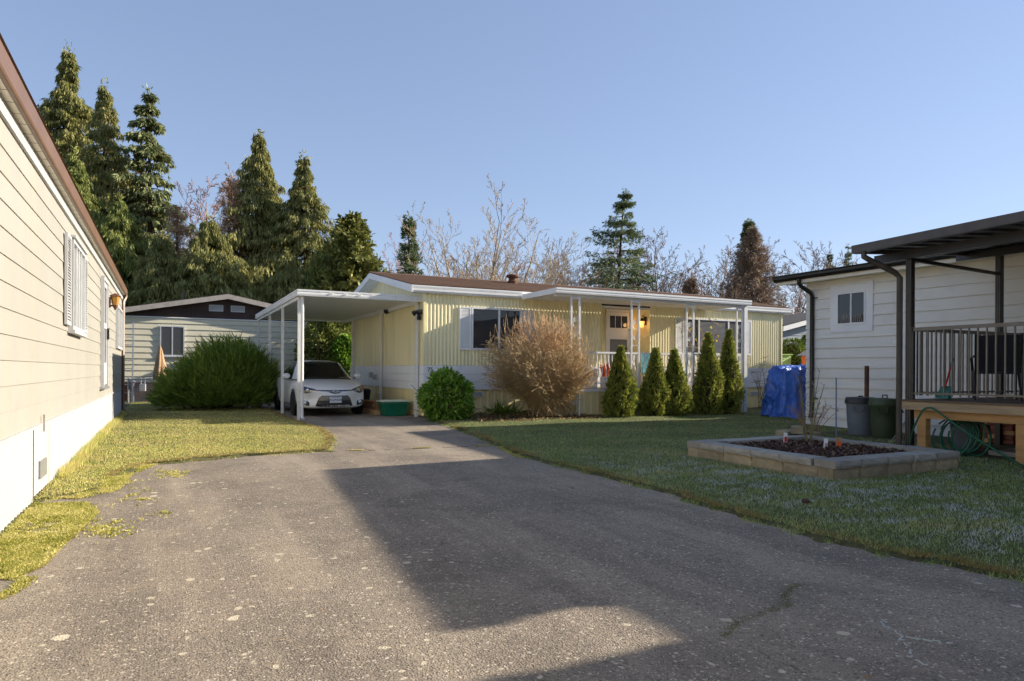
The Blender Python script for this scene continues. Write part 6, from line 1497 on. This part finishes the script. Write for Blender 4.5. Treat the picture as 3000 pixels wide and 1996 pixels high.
def patch(name, mat, xs_, tops, bots, parent, off=.006, th=.02, nx=14, nz=5):
    mb = MB(); X = np.linspace(xs_[0], xs_[-1], nx + 1); V = []
    for lay in (0, 1):
        for j in range(nz + 1):
            for x in X:
                zt, zb = np.interp(x, xs_, tops), np.interp(x, xs_, bots); z = zb + (zt - zb) * j / nz
                V.append((x, front(x, z) - off + th * lay, z))
    n1 = nx + 1; f = [(j*n1+i, j*n1+i+1, (j+1)*n1+i+1, (j+1)*n1+i) for j in range(nz) for i in range(nx)]; o = n1 * (nz + 1)
    f += [(o + j*n1+i, o + (j+1)*n1+i, o + (j+1)*n1+i+1, o + j*n1+i+1) for j in range(nz) for i in range(nx)]
    per = list(range(n1)) + [j*n1+nx for j in range(1, nz+1)] + [nz*n1+i for i in range(nx-1, -1, -1)] + [j*n1 for j in range(nz-1, 0, -1)]
    f += [(per[i], o + per[i], o + per[(i+1) % len(per)], per[(i+1) % len(per)]) for i in range(len(per))]
    return mb.add(V, f).build(name, mat, parent, smooth=True)
gr = patch('lower_grille', mTrimB, [-.46, -.37, .37, .46], [.30, .535, .535, .30], [.27, .255, .255, .27], CAR, .004)
patch('grille_bar', mSatin, [-.40, -.36, .36, .40], [.43, .52, .52, .43], [.41, .405, .405, .41], gr, .009, .01)
for z in (.30, .335, .37): patch('grille_slat', mSatin, [-.42, .42], [z + .008] * 2, [z - .004] * 2, gr, .012, .01)
patch('upper_grille', mTrimB, [-.60, -.14, -.06, .06, .14, .60], [.685, .675, .675, .675, .675, .685], [.655, .63, .575, .575, .63, .655], CAR, .005)
patch('grille_chrome', mChrome, [-.6, 0, .6], [.660, .640, .660], [.652, .632, .652], CAR, .0085, .006)
for s_ in (-1, 1):
    xs_ = [.46, .58, .70, .79, .85]; tp = [.695, .73, .765, .785, .79]; bt = [.665, .615, .585, .62, .69]
    if s_ < 0: xs_, tp, bt = [-x for x in xs_][::-1], tp[::-1], bt[::-1]
    hl = patch('headlight', mHead, xs_, tp, bt, CAR, .006)
    ax = [.785, .845] if s_ > 0 else [-.845, -.785]
    patch('turn_signal', mAmber, ax, [.735, .765] if s_ > 0 else [.765, .735], [.66, .71] if s_ > 0 else [.71, .66], hl, .009, .012)
    px_ = s_ * .64; o = MB().lathe([(.035, 0), (.045, .012), (.03, .02)], 14).build('projector', mChrome, hl)
    o.rotation_euler = (R(90), 0, 0); o.location = (px_, front(px_, .665) - .0, .665)
    xs_ = [.60, .64, .76, .80]; tp = [.36, .40, .415, .40]; bt = [.28, .275, .30, .35]
    if s_ < 0: xs_, tp, bt = [-x for x in xs_][::-1], tp[::-1], bt[::-1]
    fg = patch('fog_lamp_pocket', mTrimB, xs_, tp, bt, CAR, .005)
    o = MB().lathe([(.05, 0), (.05, .015), (.03, .022)], 16).build('fog_lamp', mChrome, fg); o.rotation_euler = (R(90), 0, 0); o.location = (s_ * .70, front(s_ * .70, .345) - .002, .345)
y0 = min(front(0, .43), front(.14, .43)) - .03
pt = MB().box(-.15, y0, .355, .15, y0 + .008, .508).build('licence_plate', M('plate_white', (.72, .73, .75), .4, .04), CAR, bevel=.003)
mPlateT = M('plate_blue', srgb(40, 58, 110), .5)
tx = text('FN5 80R', .088, (0, y0 - .003, .395), (R(90), 0, 0), mPlateT, pt, 'plate_number', .001, 'CENTER')
MB().box(-.012, y0 - .003, .425, .012, y0 - .001, .45).build('plate_emblem', mPlateT, pt)
MB().box(-.11, y0 - .003, .485, .11, y0 - .001, .495).build('plate_strip', mPlateT, pt)
# round emblem: three interlocking ovals
ye = front(0, .635) - .012
mBadge = M('badge_blue', srgb(60, 92, 120), .25, metal=.4)
def oval(cx, cz, a, b, rr, mat, parent, name): 
    return MB().tube([(cx + a * math.cos(t), ye - .006, cz + b * math.sin(t)) for t in np.linspace(0, 2 * math.pi, 25)], rr, 6, False).build(name, mat, parent, smooth=True)
eb = MB().extr([(.062 * math.cos(t), .635 + .045 * math.sin(t)) for t in np.linspace(0, 2 * math.pi, 24, endpoint=False)], 'y', ye - .004, ye + .03).build('emblem', mBadge, CAR)
oval(0, .635, .064, .046, .006, mChrome, eb, 'emblem_ring'); oval(0, .646, .05, .017, .004, mChrome, eb, 'emblem_oval'); oval(0, .631, .02, .036, .004, mChrome, eb, 'emblem_oval')
# cabin
BS = [(0, 1.00, .955), (.40, 1.08, .952), (.74, 1.34, .935), (.83, 1.9, .94), (.845, 2.6, .95), (.83, 3.3, .97), (.74, 3.85, 1.0), (.40, 4.05, 1.02), (0, 4.08, 1.02)]
TP_ = [(0, 1.83, 1.415), (.30, 1.86, 1.41), (.535, 1.98, 1.385), (.595, 2.15, 1.39), (.605, 2.5, 1.40), (.595, 2.95, 1.385), (.535, 3.22, 1.36), (.30, 3.28, 1.375), (0, 3.3, 1.38)]
mir = lambda A_: A_ + [(-x, y, z) for x, y, z in A_[-2:0:-1]]
B_, T_ = mir(BS), mir(TP_); n = 16
lerp = lambda a, b, t: tuple(p + (q - p) * t for p, q in zip(a, b))
vs = list(T_) + [(x * .6, 2.55 + (y - 2.55) * .62, 1.452) for x, y, z in T_] + [(0, 2.5, 1.462)]
# pillars and roof stay body-coloured; glazing is cut out between them
fs = [(k, (k+1) % n, n + (k+1) % n, n + k) for k in range(n)] + [(n + k, n + (k+1) % n, 2*n) for k in range(n)]
MB().add(vs, fs).build('roof', mPaint, CAR, smooth='all')
def strip(name, mat, k0, k1, v0, v1, parent, out=.0, e0=0., e1=0., th=.012):
    mb = MB(); V = []; m_ = 8; ks = np.linspace(k0 + e0, k1 - e1, m_ + 1)
    cen = Vector((0, 2.5, 1.1))
    for lay in (0, 1):
        for v in np.linspace(v0, v1, 5):
            for kk in ks:
                i = int(math.floor(kk)) % n; f = kk - math.floor(kk); b = lerp(B_[i], B_[(i+1) % n], f); t_ = lerp(T_[i], T_[(i+1) % n], f); p = Vector(lerp(b, t_, v)); d = (p - cen).normalized()
                V.append(tuple(p + d * (out - th * lay)))
    n1 = m_ + 1; f = [(j*n1+i, j*n1+i+1, (j+1)*n1+i+1, (j+1)*n1+i) for j in range(4) for i in range(m_)]; o = n1 * 5
    f += [(o + j*n1+i, o + (j+1)*n1+i, o + (j+1)*n1+i+1, o + j*n1+i+1) for j in range(4) for i in range(m_)]
    per = list(range(n1)) + [j*n1+m_ for j in range(1, 5)] + [4*n1+i for i in range(m_-1, -1, -1)] + [j*n1 for j in range(3, 0, -1)]
    f += [(per[i], o + per[i], o + per[(i+1) % len(per)], per[(i+1) % len(per)]) for i in range(len(per))]
    return mb.add(V, f).build(name, mat, parent, smooth=True)
strip('windshield', mGlassCar, -2, 2, .02, .97, CAR, 0, .1, .1)
strip('windshield_cowl', mTrimB, -2, 2, -.05, .03, CAR, .004, .1, .1)
strip('rear_window', mGlassCar, 6, 10, .05, .95, CAR, 0, .25, .25)
for s_ in (1, -1):
    q = lambda a: a if s_ > 0 else n - a
    for nm, a, b, mt, o in (('side_window', 2.55, 4.05, mGlassCar, 0), ('side_window', 4.15, 5.6, mGlassCar, 0), ('door_pillar', 4.03, 4.17, mTrimB, .002), ('pillar', 1.85, 2.58, mPaint, .003), ('pillar', 5.58, 6.3, mPaint, .003)):
        a2, b2 = sorted((q(a), q(b))); strip(nm, mt, a2, b2, .0, 1.0, CAR, o)
    mr = MB().grid(lambda u, v: (s_ * (.95 + .10 * math.cos(u * 6.283) * math.sin(v * 3.1416)), 1.52 + .05 * math.sin(u * 6.283) * math.sin(v * 3.1416) * 1.3, 1.02 - .075 * math.cos(v * 3.1416)), 14, 8).build('wing_mirror', mPaint, CAR, smooth='all')
    MB().box(s_ * .84, 1.49, .955, s_ * .93, 1.55, .985).build('mirror_arm', mTrimB, mr)
    MB().box(s_ * .886, 2.45, .80, s_ * .905, 2.62, .825).build('door_handle', mPaint, CAR, bevel=.004)
    for yw in (.96, 3.66):
        wh = MB(); prof = [(.20, -.10), (.295, -.105), (.315, -.08), (.318, 0), (.315, .08), (.295, .105), (.20, .10)]
        wh.lathe(prof, 28); wh = wh.build('wheel', mTyre, CAR, smooth=True); wh.rotation_euler = (0, R(90), 0); wh.location = (s_ * .795, yw, .318)
        rm = MB().lathe([(.02, 0), (.20, 0), (.205, .02), (.19, .02)], 24); 
        for k in range(5):
            a = k * 1.2566; rm.bar((0, 0, .02), (.19 * math.cos(a), .19 * math.sin(a), .02), .05, .02)
        rm = rm.build('rim', mRim, wh); rm.location = (0, 0, s_ * .09); 
        ar = MB().lathe([(.345, -.02), (.362, 0), (.355, .012), (.02, .012)], 32).build('wheel_arch', mTrimB, CAR, smooth=True); ar.rotation_euler = (0, s_ * R(90), 0); ar.location = (s_ * .877, yw, .335)
# seats, dash, steering wheel seen through the glass
for x in (-.36, .36):
    MB().box(x - .22, 2.2, .55, x + .22, 2.7, .72).build('front_seat', mCarIn, CAR, bevel=.05); MB().box(x - .2, 2.62, .7, x + .2, 2.74, 1.12).build('seat_back', mCarIn, CAR, bevel=.05); MB().box(x - .11, 2.66, 1.14, x + .11, 2.73, 1.28).build('headrest', mCarIn, CAR, bevel=.03)
MB().box(-.6, 3.35, .7, .6, 3.5, 1.1).build('rear_seat', mCarIn, CAR, bevel=.05)
MB().box(-.7, 1.3, .8, .7, 1.62, .97).build('dashboard', mCarIn, CAR, bevel=.03)
MB().tube([(.36 + .18 * math.cos(t), 1.72 + .06 * math.sin(t), 1.0 + .17 * math.sin(t)) for t in np.linspace(0, 6.283, 25)], .014, 6, False).build('steering_wheel', mTrimB, CAR)
MB().box(-.1, 1.95, 1.27, .1, 1.98, 1.33).build('rear_view_mirror', mTrimB, CAR)
# storage tote and cardboard beside the car
t = thing('storage_tote', 'dark green plastic tote with pale lid against the yellow wall', 'tote', (5.3, 17.35, 0))
def taper(x0, y0, z0, x1, y1, z1, k):
    return MB().add([(x0 + k, y0 + k, z0), (x1 - k, y0 + k, z0), (x1 - k, y1 - k, z0), (x0 + k, y1 - k, z0), (x0, y0, z1), (x1, y0, z1), (x1, y1, z1), (x0, y1, z1)], [(3,2,1,0), (4,5,6,7), (0,1,5,4), (1,2,6,5), (2,3,7,6), (3,0,4,7)])
taper(4.95, 17.1, .0, 5.62, 17.6, .36, .045).build('tote_body', mPlastG, t, bevel=.012)
taper(4.93, 17.08, .30, 5.64, 17.62, .345, -.004).build('tote_rim', mPlastG, t, bevel=.005)
for x in (5.02, 5.17, 5.32, 5.47): MB().add([(x, 17.145, .02), (x + .05, 17.145, .02), (x + .055, 17.098, .3), (x - .005, 17.098, .3), (x, 17.16, .02), (x + .05, 17.16, .02), (x + .055, 17.12, .3), (x - .005, 17.12, .3)], [(3,2,1,0), (4,5,6,7), (0,1,5,4), (1,2,6,5), (2,3,7,6), (3,0,4,7)]).build('rib', mPlastG, t)
taper(4.91, 17.06, .36, 5.66, 17.64, .395, .0).build('lid', mPlastLid, t, bevel=.01); taper(5.0, 17.13, .395, 5.57, 17.57, .41, -.01).build('lid_panel', mPlastLid, t, bevel=.006)
t = thing('cardboard_box', 'long flat brown cardboard box behind the green tote', 'box', (5.2, 18.6, 0)); MB().box(4.95, 17.75, .12, 5.5, 19.2, .34).build('box_body', mCard, t, bevel=.004); MB().box(4.944, 17.95, .2, 4.95, 18.15, .28).build('hand_hole', mTan, t)
t = thing('wooden_tray', 'pale wooden tray under the cardboard box', 'tray', (5.2, 18.4, 0)); MB().box(4.9, 17.72, 0, 5.55, 19.25, .118).build('tray_body', M('pale_wood', srgb(196, 160, 118), .7), t)
t = thing('waste_bin', 'black bin in the shade behind the parked car', 'bin', (5.3, 20.6, 0)); MB().lathe([(.2, 0), (.26, .55), (.27, .57), (.2, .62)], 16, (5.3, 20.6, 0)).build('bin_body', mLidBlack, t, smooth=True)
t = thing('step_stool', 'white plastic step stool beside the rear of the car', 'stool', (2.35, 21.6, .03))
MB().box(2.15, 21.4, .5, 2.55, 21.8, .54).build('stool_top', mTrim, t)
for x in (2.17, 2.53):
    for y in (21.42, 21.78): MB().bar((x, y, .03), (x, y, .5), .04, .04).build('leg', mTrim, t)
for o in bpy.data.objects:
    if '_o' in o: del o['_o']
